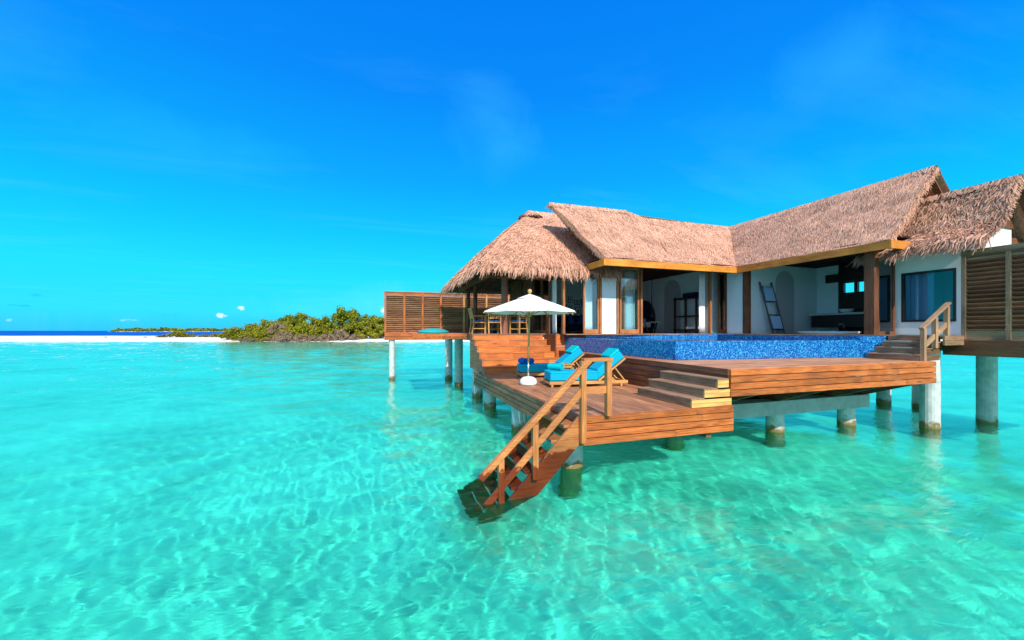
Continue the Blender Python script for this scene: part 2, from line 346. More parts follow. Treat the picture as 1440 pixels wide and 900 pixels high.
# ------------------------------------------------------------------ setting: lagoon, seabed, sandbar, sea
SEABED = -1.38
SHORE = 93.0
def np_mesh(name, X, Y, Z, mat_, smooth=True, flip=False):
    n, m_ = X.shape
    v = np.stack([X, Y, Z], -1).reshape(-1, 3); idx = np.arange(n * m_).reshape(n, m_)
    q = np.stack([idx[:-1, :-1], idx[:-1, 1:], idx[1:, 1:], idx[1:, :-1]], -1).reshape(-1, 4)
    if flip: q = q[:, ::-1]
    me = bpy.data.meshes.new(name); me.vertices.add(len(v)); me.vertices.foreach_set('co', v.ravel())
    me.loops.add(q.size); me.loops.foreach_set('vertex_index', np.ascontiguousarray(q).ravel())
    me.polygons.add(len(q)); me.polygons.foreach_set('loop_start', np.arange(0, q.size, 4)); me.polygons.foreach_set('loop_total', np.full(len(q), 4))
    me.update(calc_edges=True); me.validate()
    if smooth: me.shade_smooth()
    me.materials.append(mat_); o = bpy.data.objects.new(name, me); col.objects.link(o); return o
def water_mat():
    m, t, b = mat('lagoon_water')
    b.inputs['Transmission Weight'].default_value = 1; b.inputs['Roughness'].default_value = 0; b.inputs['IOR'].default_value = 1.33
    tc = N(t, 'ShaderNodeTexCoord'); n = N(t, 'ShaderNodeTexNoise'); n.inputs['Scale'].default_value = 4.2; n.inputs['Detail'].default_value = 7; n.inputs['Distortion'].default_value = .7
    mpp = N(t, 'ShaderNodeMapping'); mpp.inputs['Rotation'].default_value = (0, 0, R(-30)); mpp.inputs['Scale'].default_value = (.55, 1.5, 1); t.links.new(tc.outputs['Object'], mpp.inputs[0]); t.links.new(mpp.outputs[0], n.inputs[0])
    bp = N(t, 'ShaderNodeBump'); bp.inputs['Strength'].default_value = .6; bp.inputs['Distance'].default_value = .022; t.links.new(n.outputs[0], bp.inputs['Height']); t.links.new(bp.outputs[0], b.inputs['Normal'])
    b.inputs['Base Color'].default_value = (.058, .86, .685, 1)
    return m
def waves(X, Y, Rr, seed=5, n=130):
    g = np.random.default_rng(seed); Z = np.zeros_like(X)
    wx = .9 * np.sin(X * .31 + .4) + .5 * np.sin(Y * .53 + X * .2); wy = .9 * np.sin(Y * .29 + 1.7) + .5 * np.sin(X * .47 - Y * .23)
    patch = .75 + .35 * np.sin(X * .21 + 1.3 * np.sin(Y * .17)) * np.sin(Y * .19 + .8 * np.sin(X * .13))
    for i in range(n):
        lam = .14 * (10 ** (g.random() ** .9 * 1.6)); th = R(205) + g.normal() * R(60)
        k = 2 * pi / lam; ph = g.random() * 6.28; amp = .00185 * lam ** .9 * (1.0 if lam < .5 else (.9 if lam < 1.0 else 1.25))
        fade = np.clip(lam / (Rr * .016) - .35, 0, 1)
        a = .55 + .45 * np.sin(.7 * (X * cos(i * 2.4) + Y * sin(i * 2.4)) / (lam + .6) + i)
        w_ = .15 * min(1.0, lam)
        Z += amp * fade * a * np.sin(k * (cos(th) * (X + w_ * wx) + sin(th) * (Y + w_ * wy)) + ph)
    return Z * patch
NRAD = 640
ang = np.concatenate([np.linspace(-pi, -R(84), 40)[:-1], np.linspace(-R(84), R(84), 900), np.linspace(R(84), pi, 40)[1:]])
t_ = np.linspace(0, 1, NRAD)
rmax = np.where(np.abs(ang) < R(50), 122 / np.cos(np.clip(ang, -R(50), R(50))), 122 / cos(R(50)))
RR = np.concatenate([np.zeros((1, len(ang))), .8 * (rmax[None, :] / .8) ** t_[:, None]])
AA = np.repeat(ang[None, :], NRAD + 1, 0)
WX, WY = np.sin(AA + TH) * RR, np.cos(AA + TH) * RR
M_water = water_mat()
lagoon = struct(np_mesh('lagoon_water', WX, WY, waves(WX, WY, RR), M_water)); lagoon.cycles.is_caustics_caster = True

def sand_mat(name, c1, c2, sc_=.6):
    m, t, b = mat(name); L = t.links
    tc = N(t, 'ShaderNodeTexCoord'); n = N(t, 'ShaderNodeTexNoise'); n.inputs['Scale'].default_value = sc_; n.inputs['Detail'].default_value = 8; n.inputs['Distortion'].default_value = .8
    L.new(tc.outputs['Object'], n.inputs[0]); rp = N(t, 'ShaderNodeValToRGB'); L.new(n.outputs[0], rp.inputs[0])
    rp.color_ramp.elements[0].position = .35; rp.color_ramp.elements[0].color = (*c1, 1); rp.color_ramp.elements[1].position = .62; rp.color_ramp.elements[1].color = (*c2, 1)
    L.new(rp.outputs[0], b.inputs['Base Color']); b.inputs['Roughness'].default_value = 1; b.inputs['Specular IOR Level'].default_value = 0
    return m
gx, gy = np.meshgrid(np.linspace(-260, 260, 261), np.linspace(-60, 200, 131))
seabed = struct(np_mesh('seabed', gx, gy, SEABED + .06 * np.sin(gx * .9) * np.sin(gy * .7 + .6 * np.sin(gx * .3)), sand_mat('seabed_sand', (.66, .66, .55), (.92, .90, .80), .22), flip=False))
seabed.cycles.is_caustics_receiver = True

def cam2house(X, Z): return X * cos(TH) + Z * sin(TH), -X * sin(TH) + Z * cos(TH)
lx, lz = np.meshgrid(np.linspace(-330, 170, 251), np.linspace(78, 178, 101))
shore = SHORE + .9 * np.sin(lx * .06) + .5 * np.sin(lx * .17 + 1)
back = 158 + 6 * np.sin(lx * .03)
up = np.clip((lz - shore) / 12, -1.2, 1); dn = np.clip((back - lz) / 14, -1.2, 1)
hh = np.minimum(up, dn); hz = np.where(hh > 0, .62 * (1 - (1 - np.clip(hh, 0, 1)) ** 2), hh * 1.5)
hz = hz + .04 * np.sin(lx * .4) * np.sin(lz * .5) * (hh > .2)
hx, hy = cam2house(lx, lz)
sandbar = struct(np_mesh('sandbar', hx, hy, hz, sand_mat('beach_sand', (.74, .68, .60), (.80, .75, .68), .2), flip=False))
sandbar.cycles.is_caustics_receiver = True
def sea_mat():
    m, t, b = mat('open_sea'); L = t.links
    b.inputs['Base Color'].default_value = (.004, .055, .42, 1); b.inputs['Roughness'].default_value = .45; b.inputs['Specular IOR Level'].default_value = .12
    return m
rs = np.concatenate([[1.0], np.geomspace(1.03, 9000 / 122, 40)])
sr = rmax[None, :] * rs[:, None]; sa = np.repeat(ang[None, :], len(rs), 0)
sea = struct(np_mesh('sea', np.sin(sa + TH) * sr, np.cos(sa + TH) * sr, np.full_like(sr, -.03), sea_mat(), flip=False))

# ------------------------------------------------------------------ pilings (always a child of the deck they carry)
def piling(parent, x, y, top, r=.2):
    z0 = SEABED - .3
    return MB().tube([(x, y, z0), (x, y, -.2), (x, y, .05), (x, y, .25), (x, y, (top + .3) / 2), (x, y, top)], [r * 1.02, r * 1.02, r * 1.03, r, r, r], 20).build('piling', M_piling, parent, smooth=False, recv=True)

def boards(mb, a0, a1, b0, b1, z, axis, w=.118, gap=.007, th=.028, split=2.6):
    """floor boards between a0..a1 (across) and b0..b1 (along)"""
    n = max(1, round((a1 - a0) / (w + gap))); p = (a1 - a0) / n
    for i in range(n):
        c0 = a0 + i * p + gap / 2; c1 = a0 + (i + 1) * p - gap / 2; s = b0
        dz = random.uniform(-.0012, .0012)
        while s < b1 - .01:
            e = min(b1, s + split * random.uniform(.5, 1.3))
            if b1 - e < .5: e = b1
            if axis == 1: mb.box(c0, c1, s + .002, e - .002, z - th + dz, z + dz)
            else: mb.box(s + .002, e - .002, c0, c1, z - th + dz, z + dz)
            s = e
    return mb
def courses(mb, fn, z0, z1, n, L0, L1, gap=.014, split=2.2):
    """stacked horizontal fascia boards; fn(s0, s1, za, zb) adds one board"""
    p = (z1 - z0) / n
    for i in range(n):
        s = L0
        while s < L1 - .01:
            e = min(L1, s + split * random.uniform(.55, 1.4))
            if L1 - e < .6: e = L1
            fn(s + .001, e - .001, z0 + i * p + gap / 2, z0 + (i + 1) * p - gap / 2); s = e
    return mb

F = 2.43       # house floor
PD = 1.82      # pool terrace
SD = 1.14      # sun terrace

# ------------------------------------------------------------------ sun terrace (lowest deck)
sd = thing('sun_deck', 'lowest wooden deck with the blue loungers, low over the water', 'deck', (4.7, 9, SD))
boards(MB(), 3.14, 6.28, 5.87, 12.70, SD, 1).build('deck_boards', W['terrace'], sd, bevel=.003, seg=1)
mb = MB(); courses(mb, lambda a, b, za, zb: mb.box(a, b, 5.815, 5.865, za, zb), .66, SD + .002, 4, 3.09, 6.32)
mb.build('front_boards', W['orange_x'], sd, bevel=.004)
mb = MB(); courses(mb, lambda a, b, za, zb: mb.box(3.085, 3.135, a, b, za, zb), .66, SD + .002, 4, 5.867, 13.6)
mb.build('side_boards', W['edge_y'], sd, bevel=.004)
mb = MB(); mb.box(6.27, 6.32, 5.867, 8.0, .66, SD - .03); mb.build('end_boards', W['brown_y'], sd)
mb = MB()
for yy in (6.7, 8.3, 9.9, 11.5, 13.0): mb.box(3.137, 6.265, yy - .06, yy + .06, .72, SD - .032)
mb.box(3.5, 6.2, 5.9, 6.02, .68, .9); mb.box(5.75, 5.87, 5.9, 13.0, .56, .716)
mb.build('joist', W['brown_x'], sd)
for x, y in ((3.42, 6.75), (3.42, 9.75), (3.5, 12.95), (5.9, 12.0)): piling(sd, x, y, .73)

# ------------------------------------------------------------------ broad steps, up from the sun terrace to the house floor
bs = thing('broad_steps', 'wide orange timber steps under the thatched pavilion, behind the umbrella', 'steps', (4.7, 13.5, SD))
ny, y_lo, y_hi = 6, 12.68, 14.5
rise = (F - SD) / ny; tread = (y_hi - y_lo) / (ny - 1)
for k in range(ny):
    y0 = y_lo + k * tread; z0 = SD + k * rise; z1 = z0 + rise
    mb = MB()
    s = 3.30
    xe = 6.235 if y0 < 13.3 else 6.09
    while s < xe - .01:
        e = min(xe, s + random.uniform(.9, 1.7))
        if xe - e < .4: e = xe
        mb.box(s + .0015, e - .0015, y0 + .02, y0 + .05, z0 + .002, z1 - .031)      # riser
        for q in range(3 if k < ny - 1 else 1):
            w = (tread + .04) / 3
            mb.box(s + .0015, e - .0015, y0 + q * w + .002, y0 + (q + 1) * w - .004, z1 - .028, z1)
        s = e
    mb.build('step', W['tread_x'], bs, bevel=.003, seg=1)
    mb = MB()
    for c in range(2):
        mb.box(3.245, 3.292, y0, 14.95, z0 + c * rise / 2 + .003, z0 + (c + 1) * rise / 2 - .004)
    mb.build('side_boards', W['edge_y'], bs, bevel=.003, seg=1)
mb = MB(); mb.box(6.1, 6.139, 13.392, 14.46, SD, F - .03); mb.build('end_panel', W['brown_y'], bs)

# ------------------------------------------------------------------ pool terrace
pt = thing('pool_deck', 'middle wooden deck that carries the blue mosaic pool', 'deck', (9.3, 6.9, PD))
boards(MB(), 5.87, 8.3, 6.29, 12.5, PD, 0).build('deck_boards', W['pool_boards'], pt, bevel=.003, seg=1)
boards(MB(), 6.29, 6.9, 8.302, 13.38, PD, 1).build('ledge_boards', W['terrace'], pt, bevel=.003, seg=1)
mb = MB(); courses(mb, lambda a, b, za, zb: mb.box(a, b, 5.815, 5.865, za, zb), 1.30, PD + .002, 4, 6.26, 12.53)
mb.build('front_boards', W['orange_x'], pt, bevel=.004)
mb = MB(); courses(mb, lambda a, b, za, zb: mb.box(12.5, 12.54, a, b, za, zb), 1.30, PD + .002, 4, 5.867, 7.2)
mb.build('end_boards', W['orange_y'], pt, bevel=.004)
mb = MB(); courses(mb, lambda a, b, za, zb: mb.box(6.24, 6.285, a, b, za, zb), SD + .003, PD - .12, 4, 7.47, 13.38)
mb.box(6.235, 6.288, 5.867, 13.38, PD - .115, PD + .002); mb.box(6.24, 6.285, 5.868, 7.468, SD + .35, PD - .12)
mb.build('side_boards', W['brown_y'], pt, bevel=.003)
mb = MB()
mb.box(6.141, 6.50, 13.385, 13.45, SD + .0, SD + .39); mb.box(6.141, 6.50, 13.385, 13.45, SD + .4, SD + .82); mb.box(6.141, 6.50, 13.385, 13.45, SD + .83, F - .03)
mb.build('corner_boards', W['orange_x'], pt, bevel=.003)
mb = MB().box(6.45, 12.5, 7.15, 7.55, .50, .84); mb.build('concrete_beam', M_concrete, pt, bevel=.01)
mb = MB().box(6.4, 12.45, 7.72, 13.2, .60, 1.29); mb.build('slab', M_soffit, pt)  # near-black colour puts the shade of the recess under the deck into the slab
for x in (7.2, 9.2, 11.1, 12.3):
    prof = [(5.95, 1.298), (8.0, 1.298), (8.0, .845), (7.15, .845)]
    MB().prism(prof, lambda p, t: (t, p[0], p[1]), x - .06, x + .06).build('bracket', W['brown_y'], pt)
for x, y, t in ((9.5, 7.5, .52), (12.14, 7.5, .52), (7.0, 8.2, .87)): piling(pt, x, y, t)

# three steps from the sun terrace up to the pool terrace
ds = thing('deck_steps', 'three short wooden steps with pale yellow ends, right of the front lounger', 'steps', (5.8, 6.6, SD))
xs = [5.37, 5.66, 5.97, 6.236]
for k in range(3):
    z1 = SD + .17 * (k + 1)
    mb = MB().box(xs[k], xs[k] + .03, 5.875, 7.45, z1 - .168, z1 - .031)
    mb.box(xs[k] - .012, xs[k] + .15, 5.84, 7.46, z1 - .028, z1); mb.box(xs[k] + .154, xs[k + 1] - .002, 5.84, 7.46, z1 - .028, z1)
    mb.build('step', W['brown_y'] if k == 9 else W['weathered_y'], ds, bevel=.004)
    mb = MB().box(xs[k] + .002, 6.30 if k < 2 else 6.234, 5.842, 5.873, z1 - .167, z1 - .100); mb.box(xs[k] + .002, 6.30 if k < 2 else 6.234, 5.842, 5.873, z1 - .095, z1 - .031)
    mb.build('step_end', W['pale'], ds, bevel=.003)

# ------------------------------------------------------------------ pool
pl = thing('plunge_pool', 'raised blue mosaic infinity pool in front of the villa', 'pool', (9.7, 10, PD))
A, B_, C_, D_ = (6.90, 8.05), (12.45, 7.35), (13.08, 12.9), (6.48, 13.384)
def wallquad(p, q, t):               # wall of thickness t to the left of p->q
    d = Vector((q[0] - p[0], q[1] - p[1])).normalized(); n = Vector((-d.y, d.x)) * t
    return [p, q, (q[0] + n.x, q[1] + n.y), (p[0] + n.x, p[1] + n.y)]
WL = 2.285
MB().hexa([A, B_, (12.47, 7.55), (7.1, 8.23)], PD + .004, WL + .006).build('front_wall', M_mosaic, pl, bevel=.008)
MB().hexa([A, (7.1, 8.233), (6.68, 13.38), D_], PD + .004, WL + .005).build('side_wall', M_mosaic, pl, bevel=.008)
MB().hexa([(6.5, 13.2), (13.08, 12.7), (13.08, 12.9), (6.5, 13.4)], 1.3, F - .035).build('back_wall', M_mosaic, pl)
MB().hexa([(12.47, 7.36), (13.08, 7.1), (13.08, 12.69), (12.95, 12.69), (12.75, 7.55), (12.47, 7.55)], 1.3, F - .035).build('end_wall', M_mosaic, pl)
MB().hexa([(7.0, 8.1), (12.6, 7.45), (12.98, 12.8), (6.6, 13.3)], 1.292, 1.36).build('pool_floor', M_mosaic, pl)
mb = MB(); q = [(7.098, 8.228), (12.74, 7.552), (12.94, 12.70), (6.69, 13.19)]
mb.grid(lambda s, t: tuple((Vector(q[0]).lerp(Vector(q[1]), s)).lerp(Vector(q[3]).lerp(Vector(q[2]), s), t)) + (WL,), 2, 2).build('pool_water', M_poolwater, pl)

# ------------------------------------------------------------------ house platform
up_ = thing('house_deck', 'uppermost wooden platform under the thatched villa and pavilion', 'deck', (9, 14, F))
mb = MB(); boards(mb, 14.475, 21.9, 3.29, 6.26, F, 0); boards(mb, 6.15, 6.28, 13.45, 14.47, F, 1)
boards(mb, 12.88, 13.14, 6.3, 13.08, F, 0); mb.build('deck_boards', W['weathered_x'], up_, bevel=.003, seg=1)
boards(MB(), 13.085, 14.45, 5.95, 13.14, F, 1).build('terrace_boards', W['weathered_y'], up_, bevel=.003, seg=1)
MB().box(6.285, 13.35, 13.145, 19.5, F - .15, F + .004).build('room_floor', W['dark'], up_)
MB().box(14.455, 17.6, 7.55, 13.3, F - .15, F + .002).build('bath_floor', W['dark'], up_)
mb = MB().box(3.25, 3.30, 14.96, 21.9, F - .25, F - .03); mb.box(3.6, 3.8, 14.9, 21.8, F - .25, F - .032); mb.build('edge_beam', W['brown_y'], up_)
mb = MB()
for i in range(2): mb.box(13.05, 14.4, 5.90, 5.945, F - .24 + i * .12, F - .125 + i * .12)
mb.build('edge_boards', W['weathered_x'], up_, bevel=.003)
MB().box(13.2, 17.6, 6.3, 6.5, F - .4, F - .16).build('edge_beam', W['brown_x'], up_)
mb = MB()
boards(mb, 15.5, 18.8, 1.14, 3.24, F + .01, 0); mb.build('landing_boards', W['weathered_x'], up_, bevel=.003, seg=1)
mb = MB().box(1.14, 1.62, 15.44, 15.49, F - .15, F + .01); mb.box(1.63, 3.23, 15.44, 15.49, F - .10, F + .008); mb.build('landing_front', W['orange_x'], up_, bevel=.004)
mb = MB()
for i in range(30): mb.box(1.7 + i * .05, 1.725 + i * .05, 15.40, 15.44, F - .16, F - .10)
mb.box(1.63, 3.23, 15.42, 15.46, F - .19, F - .16); mb.build('landing_trim', W['orange_x'], up_)
for x, y, t in ((3.6, 15.2, F - .25), (3.5, 18.6, F - .25), (3.47, 21.3, F - .25), (13.83, 6.55, F - .4), (17.4, 8.5, F - .16), (16.9, 9.25, F - .16), (8.5, 16, F - .16), (12.5, 16, F - .16)):
    piling(up_, x, y, t, .2)

# right flight of steps from the pool terrace up to the house platform
rs_ = thing('side_steps', 'grey brown wooden steps rising beside the pool end to the villa', 'steps', (12.6, 6.5, PD))
for k in range(4):
    x0 = 12.25 + .27 * k; z1 = PD + (F - PD) / 4 * (k + 1)
    mb = MB().box(x0, x0 + .03, 6.0, 7.05, z1 - .15, z1 - .031)
    if k < 3: mb.box(x0 - .015, x0 + .13, 5.98, 7.06, z1 - .028, z1 - .001); mb.box(x0 + .134, x0 + .27, 5.98, 7.06, z1 - .028, z1 - .001)
    mb.build('step', W['weathered_y'], rs_, bevel=.003)
    MB().box(x0 + .032, 13.06, 6.0, 6.035, z1 - .148, z1 - .032).build('step_end', W['brown_x'], rs_)
hr = thing('handrail', 'wooden handrail sloping up beside the steps, in front of the villa window', 'handrail', (12.7, 5.95, PD))
for x, z0, z1 in ((12.30, PD, 2.62), (12.75, PD + .3, 2.90), (13.22, F, 3.17)):
    MB().box(x - .045, x + .045, 5.90, 5.99, z0 + .003, z1 - .02).build('post', W['hand_z'], hr, bevel=.005)
MB().bar((12.22, 5.945, 2.60), (13.30, 5.945, 3.235), .10, .05).build('top_rail', W['hand_x'], hr, bevel=.006)
MB().bar((12.32, 5.945, 2.17), (13.24, 5.945, 2.73), .05, .11).build('middle_rail', W['hand_x'], hr, bevel=.006)

# ------------------------------------------------------------------ stair down into the water
ws = thing('water_stairs', 'wooden stairs with a double rail leading down into the lagoon', 'stairs', (3.1, 6.4, SD))
def slope_z(x): return SD + .03 - (3.08 - x) * 1.0
for y in (5.80, 6.98):
    prof = [(3.08, slope_z(3.08)), (1.38, slope_z(1.38)), (1.38, slope_z(1.38) - .25), (1.56, slope_z(1.56) - .46), (3.08, slope_z(3.08) - .46)]
    MB().prism(prof, lambda p, t: (p[0], t, p[1]), y, y + .055).build('stringer', W['stair'], ws, bevel=.006, recv=True)
for i in range(8):
    x = 2.95 - i * .225; z = SD - .145 - i * .225
    MB().box(x - .13, x + .11, 5.858, 6.977, z - .026, z + .026).build('tread', W['stair'], ws, bevel=.004, recv=True)
yr = 5.74
for x, zb, zt in ((3.10, .74, 2.06), (2.27, .25, 1.10), (1.72, -.30, .62)):
    MB().box(x - .045, x + .045, yr - .045, yr + .045, zb, zt).build('post', W['rail_z'], ws, bevel=.006, recv=True)
MB().box(3.535, 3.625, yr - .03, yr + .07, SD + .004, 2.045).build('post', W['rail_z'], ws, bevel=.006)
MB().bar((3.22, yr, 2.075), (1.40, yr, .35), .10, .085).build('top_rail', W['rail_x'], ws, bevel=.010)
MB().bar((3.12, yr - .0, 1.62), (1.45, yr - .0, -.10), .045, .10).build('lower_rail', W['rail_x'], ws, bevel=.008, recv=True)
MB().bar((3.10, yr + .01, 2.075), (3.64, yr + .02, 2.075), .11, .06).build('top_rail', W['rail_x'], ws, bevel=.006)
MB().bar((3.147, yr + .01, 1.58), (3.534, yr + .02, 1.58), .05, .12).build('middle_rail', W['rail_x'], ws, bevel=.006)

# ------------------------------------------------------------------ thatch
def lerp(a, b, t): return tuple(a[i] + (b[i] - a[i]) * t for i in range(3))
def bil(q, s, t):                     # q: eave0, eave1, ridge1, ridge0 ; s along, t up
    return Vector(lerp(lerp(q[0], q[1], s), lerp(q[3], q[2], s), t))
def thatch(parent, name, quads, mat_, dens=420, thick=.15, fringe=(), wid=.018, bump=.05, frl=.42, label=None, curve=0, rough=1.0, free=()):
    """a thick straw bed for every slope plus loose straws combed down it; fringe lists slopes whose eave hangs"""
    bed = MB(); straw = MB()
    for qi, q in enumerate(quads):
        e = (Vector(q[1]) - Vector(q[0])); r = (Vector(q[3]) - Vector(q[0])); nrm = e.cross(r).normalized()
        if nrm.z < 0: nrm = -nrm
        def surf(s, t, q=q, nrm=nrm):
            p = bil(q, s, t); n = noise.noise(p * 1.1) * bump + noise.noise(p * 3.3) * bump * .4
            return p + nrm * (n + curve * 4 * t * (1 - t))
        bed.grid(lambda s, t: tuple(surf(s, t)), 26, 14)
        under = lambda s, t: tuple(bil(q, s, t) - nrm * thick)
        bed.grid(under, 4, 3)
        for edge in ((lambda s, t: tuple(surf(s, 0).lerp(Vector(under(s, 0)), t))), (lambda s, t: tuple(surf(0, s).lerp(Vector(under(0, s)), t))), (lambda s, t: tuple(surf(1, s).lerp(Vector(under(1, s)), t)))):
            bed.grid(edge, 26, 1)
        la = (Vector(q[1]) - Vector(q[0])).length; lb = (Vector(q[2]) - Vector(q[3])).length; h = ((Vector(q[0]) + Vector(q[1])) / 2 - (Vector(q[2]) + Vector(q[3])) / 2).length
        n = int(dens * (la + lb) / 2 * h); mx = max(la, lb, 1e-3)
        for _ in range(n):
            t = random.random() ** .95; s = random.random()
            if random.random() > ((la + (lb - la) * t) / mx): continue
            p = surf(s, t); dn = (bil(q, s, 0) - bil(q, s, 1)).normalized()
            side = nrm.cross(dn).normalized()
            a = random.gauss(0, .26 * rough); d = (dn * cos(a) + side * sin(a)).normalized()
            L = min(random.uniform(.12, .34), (9 if qi in fringe or qi in free else t * h + .02)); w = wid * random.uniform(.5, 1.2); lift = random.uniform(.0, .03) * rough
            sd_ = nrm.cross(d).normalized() * w / 2; tw = random.gauss(0, .5 if rough > 1 else .25); sd_ = sd_ * cos(tw) + nrm * sin(tw) * w / 2
            p0 = p + nrm * .006; p1 = p + d * L * .55 + nrm * (.018 + lift * .6); p2 = p + d * L + nrm * (.008 + lift)
            straw.add([p0 - sd_, p0 + sd_, p1 + sd_, p1 - sd_, p2 + sd_ * .4, p2 - sd_ * .4], [(0, 1, 2, 3), (3, 2, 4, 5)])
        # clipped verge and eave ends
        for _ in range(int(la * 150)):
            s = random.random(); p = bil(q, s, random.uniform(0, .02)) - nrm * random.uniform(0, thick)
            dn = (bil(q, s, 0) - bil(q, s, 1)).normalized(); side = nrm.cross(dn)
            d = (dn + side * random.gauss(0, .2) + nrm * random.gauss(0, .1)).normalized(); L = random.uniform(.03, .12); sd_ = side * wid * .5
            straw.add([p - sd_, p + sd_, p + d * L + sd_ * .5, p + d * L - sd_ * .5], [(0, 1, 2, 3)])
        for edge_s in (0.0, 1.0):            # ragged verges
            if (Vector(q[1]) - Vector(q[0])).length < .1 or (qi in fringe and lb < .1): break
            hh_ = (bil(q, edge_s, 1) - bil(q, edge_s, 0)).length; out_ = (Vector(q[1]) - Vector(q[0])).normalized() * (1 if edge_s else -1)
            for _ in range(int(hh_ * 260)):
                t = random.random(); p = bil(q, edge_s, t) - nrm * random.uniform(-.02, thick) - out_ * random.uniform(0, .04)
                dn = (bil(q, edge_s, 0) - bil(q, edge_s, 1)).normalized()
                d = (dn * random.uniform(.4, 1) + out_ * random.uniform(.05, .6) + nrm * random.gauss(-.1, .2)).normalized(); L = random.uniform(.06, .17); w2 = d.cross(out_ + nrm * .5).normalized() * wid * .5
                e2 = p + d * L
                if (e2 - bil(q, edge_s, 0)).dot(dn) > .03 and qi not in fringe: continue
                straw.add([p - w2, p + w2, e2 + w2 * .5, e2 - w2 * .5], [(0, 1, 2, 3)])
        if qi in fringe:
            cl = [random.uniform(.6, 1.25) for _ in range(400)]
            for _ in range(int(la * 620)):
                s = random.uniform(-.005, 1.005); t = random.uniform(-.01, .26) ** 1.0
                p = bil(q, s, t) - nrm * random.uniform(-.03, thick * .8)
                dn = (bil(q, s, 0) - bil(q, s, 1)).normalized(); side = nrm.cross(dn).normalized()
                k = cl[int(s * la * 7) % 400]
                L = random.uniform(.35, 1.0) * frl * k + t * 1.0; w = wid * random.uniform(.6, 1.4)
                d1 = (dn + side * random.gauss(0, .14) + nrm * random.uniform(-.05, .12)).normalized()
                d2 = (d1 + Vector((0, 0, -1)) * random.uniform(.3, 1.2) + side * random.gauss(0, .18)).normalized()
                a = random.gauss(0, .6); sd_ = (side * cos(a) + nrm * sin(a)) * w / 2
                p1 = p + d1 * L * .5; p2 = p1 + d2 * L * .5
                straw.add([p - sd_, p + sd_, p1 + sd_, p1 - sd_, p2 + sd_ * .35, p2 - sd_ * .35], [(0, 1, 2, 3), (3, 2, 4, 5)])
    b = bed.build(name, M_thatch_base, parent, smooth=True, label=label)
    straw.build('straw', mat_, b)
    return b

villa = thing('water_villa', 'white walled villa with a steep L shaped thatched roof behind the pool', 'villa', (13, 12, F))
EZ = 5.01
A1, B1, C1, D1 = (7.29, 11.90, EZ), (13.05, 11.90, EZ), (15.08, 14.10, 7.24), (6.16, 14.05, 7.43)
E1, F1 = (13.05, 6.98, EZ), (15.08, 6.98, 7.24)
# split of the left slope lets the ridge step down where the photo shows it
Rm, Rn = (9.52, 14.05, 7.45), (10.54, 14.07, 7.22)
Em, En = (9.46, 11.90, EZ), (10.12, 11.90, EZ)
Bk = 15.98
front = [(A1, Em, Rm, D1), (Em, En, Rn, Rm), (En, B1, C1, Rn), (B1, E1, F1, C1)]
BZ = 5.36
backs = [((15.1, Bk, BZ), (9.6, Bk, BZ), D1, C1), ((16.9, 6.98, BZ), (16.9, Bk, BZ), C1, F1)]
def winding(q): return q
thatch(villa, 'thatched_roof', front, M_thatch, dens=1400, thick=.14, rough=.5, wid=.0135)
mbk = MB()
for q in backs: mbk.grid(lambda s, t: tuple(bil(q, s, t)), 8, 6); mbk.grid(lambda s, t: tuple(bil(q, s, t) - Vector((0, 0, .1))), 4, 4)
mbk.box(9.7, 17.5, 15.6, 19.6, 5.2, 5.33); mbk.box(16.5, 17.5, 7.1, 15.59, 5.2, 5.33)
mbk.build('back_roof', M_thatch_base, villa)
# ridge rolls of bundled straw
rr = MB()
def ridge_roll(mb, p, q, w=.30, n=900):
    p, q = Vector(p), Vector(q); d = (q - p).normalized(); s = d.cross(Vector((0, 0, 1))).normalized()
    for _ in range(n):
        t = random.random(); sg = random.choice((-1, 1)); L = random.uniform(.15, w); a = p.lerp(q, t) + Vector((0, 0, random.uniform(.0, .05)))
        e = a + s * sg * L * .68 + Vector((0, 0, -L * .72)) + d * random.gauss(0, .08); ww = d * .018
        mb.add([a - ww, a + ww, e + ww * .6, e - ww * .6], [(0, 1, 2, 3)])
for p, q in ((D1, Rm), (Rm, Rn), (Rn, C1), (C1, F1)): ridge_roll(rr, p, q, n=int(200 * (Vector(q) - Vector(p)).length))
rr.build('ridge_straw', M_thatch, villa)
# fascia boards
mb = MB().box(7.27, 13.02, 11.84, 11.90, 4.77, 4.995); mb.box(7.20, 7.27, 11.84, 13.0, 4.77, 4.995); mb.build('eave_board', W['fascia'], villa, bevel=.006)
mb = MB().box(13.02, 13.08, 7.02, 11.90, 4.77, 4.995); mb.box(13.02, 14.1, 6.95, 7.015, 4.77, 4.995); mb.build('eave_board', W['fascia_y'], villa, bevel=.006)
# soffit and ceilings
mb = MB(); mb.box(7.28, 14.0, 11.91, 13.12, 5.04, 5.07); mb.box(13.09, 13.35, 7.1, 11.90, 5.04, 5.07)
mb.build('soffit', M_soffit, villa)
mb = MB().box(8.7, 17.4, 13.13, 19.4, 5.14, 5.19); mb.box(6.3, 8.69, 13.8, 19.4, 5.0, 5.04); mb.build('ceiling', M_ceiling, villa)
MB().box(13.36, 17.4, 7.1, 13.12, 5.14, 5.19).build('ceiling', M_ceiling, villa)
mb = MB().prism([(13.3, 5.1), (16.9, 5.1), (15.08, 6.98)], lambda p, t: (p[0], t, p[1]), 7.5, 7.55); mb.build('gable', W['brown_x'], villa)
mb = MB().bar((15.02, 7.12, 6.98), (16.9, 7.12, 5.06), .05, .16, up=(0, 1, 0)); mb.build('barge_board', W['brown_x'], villa)
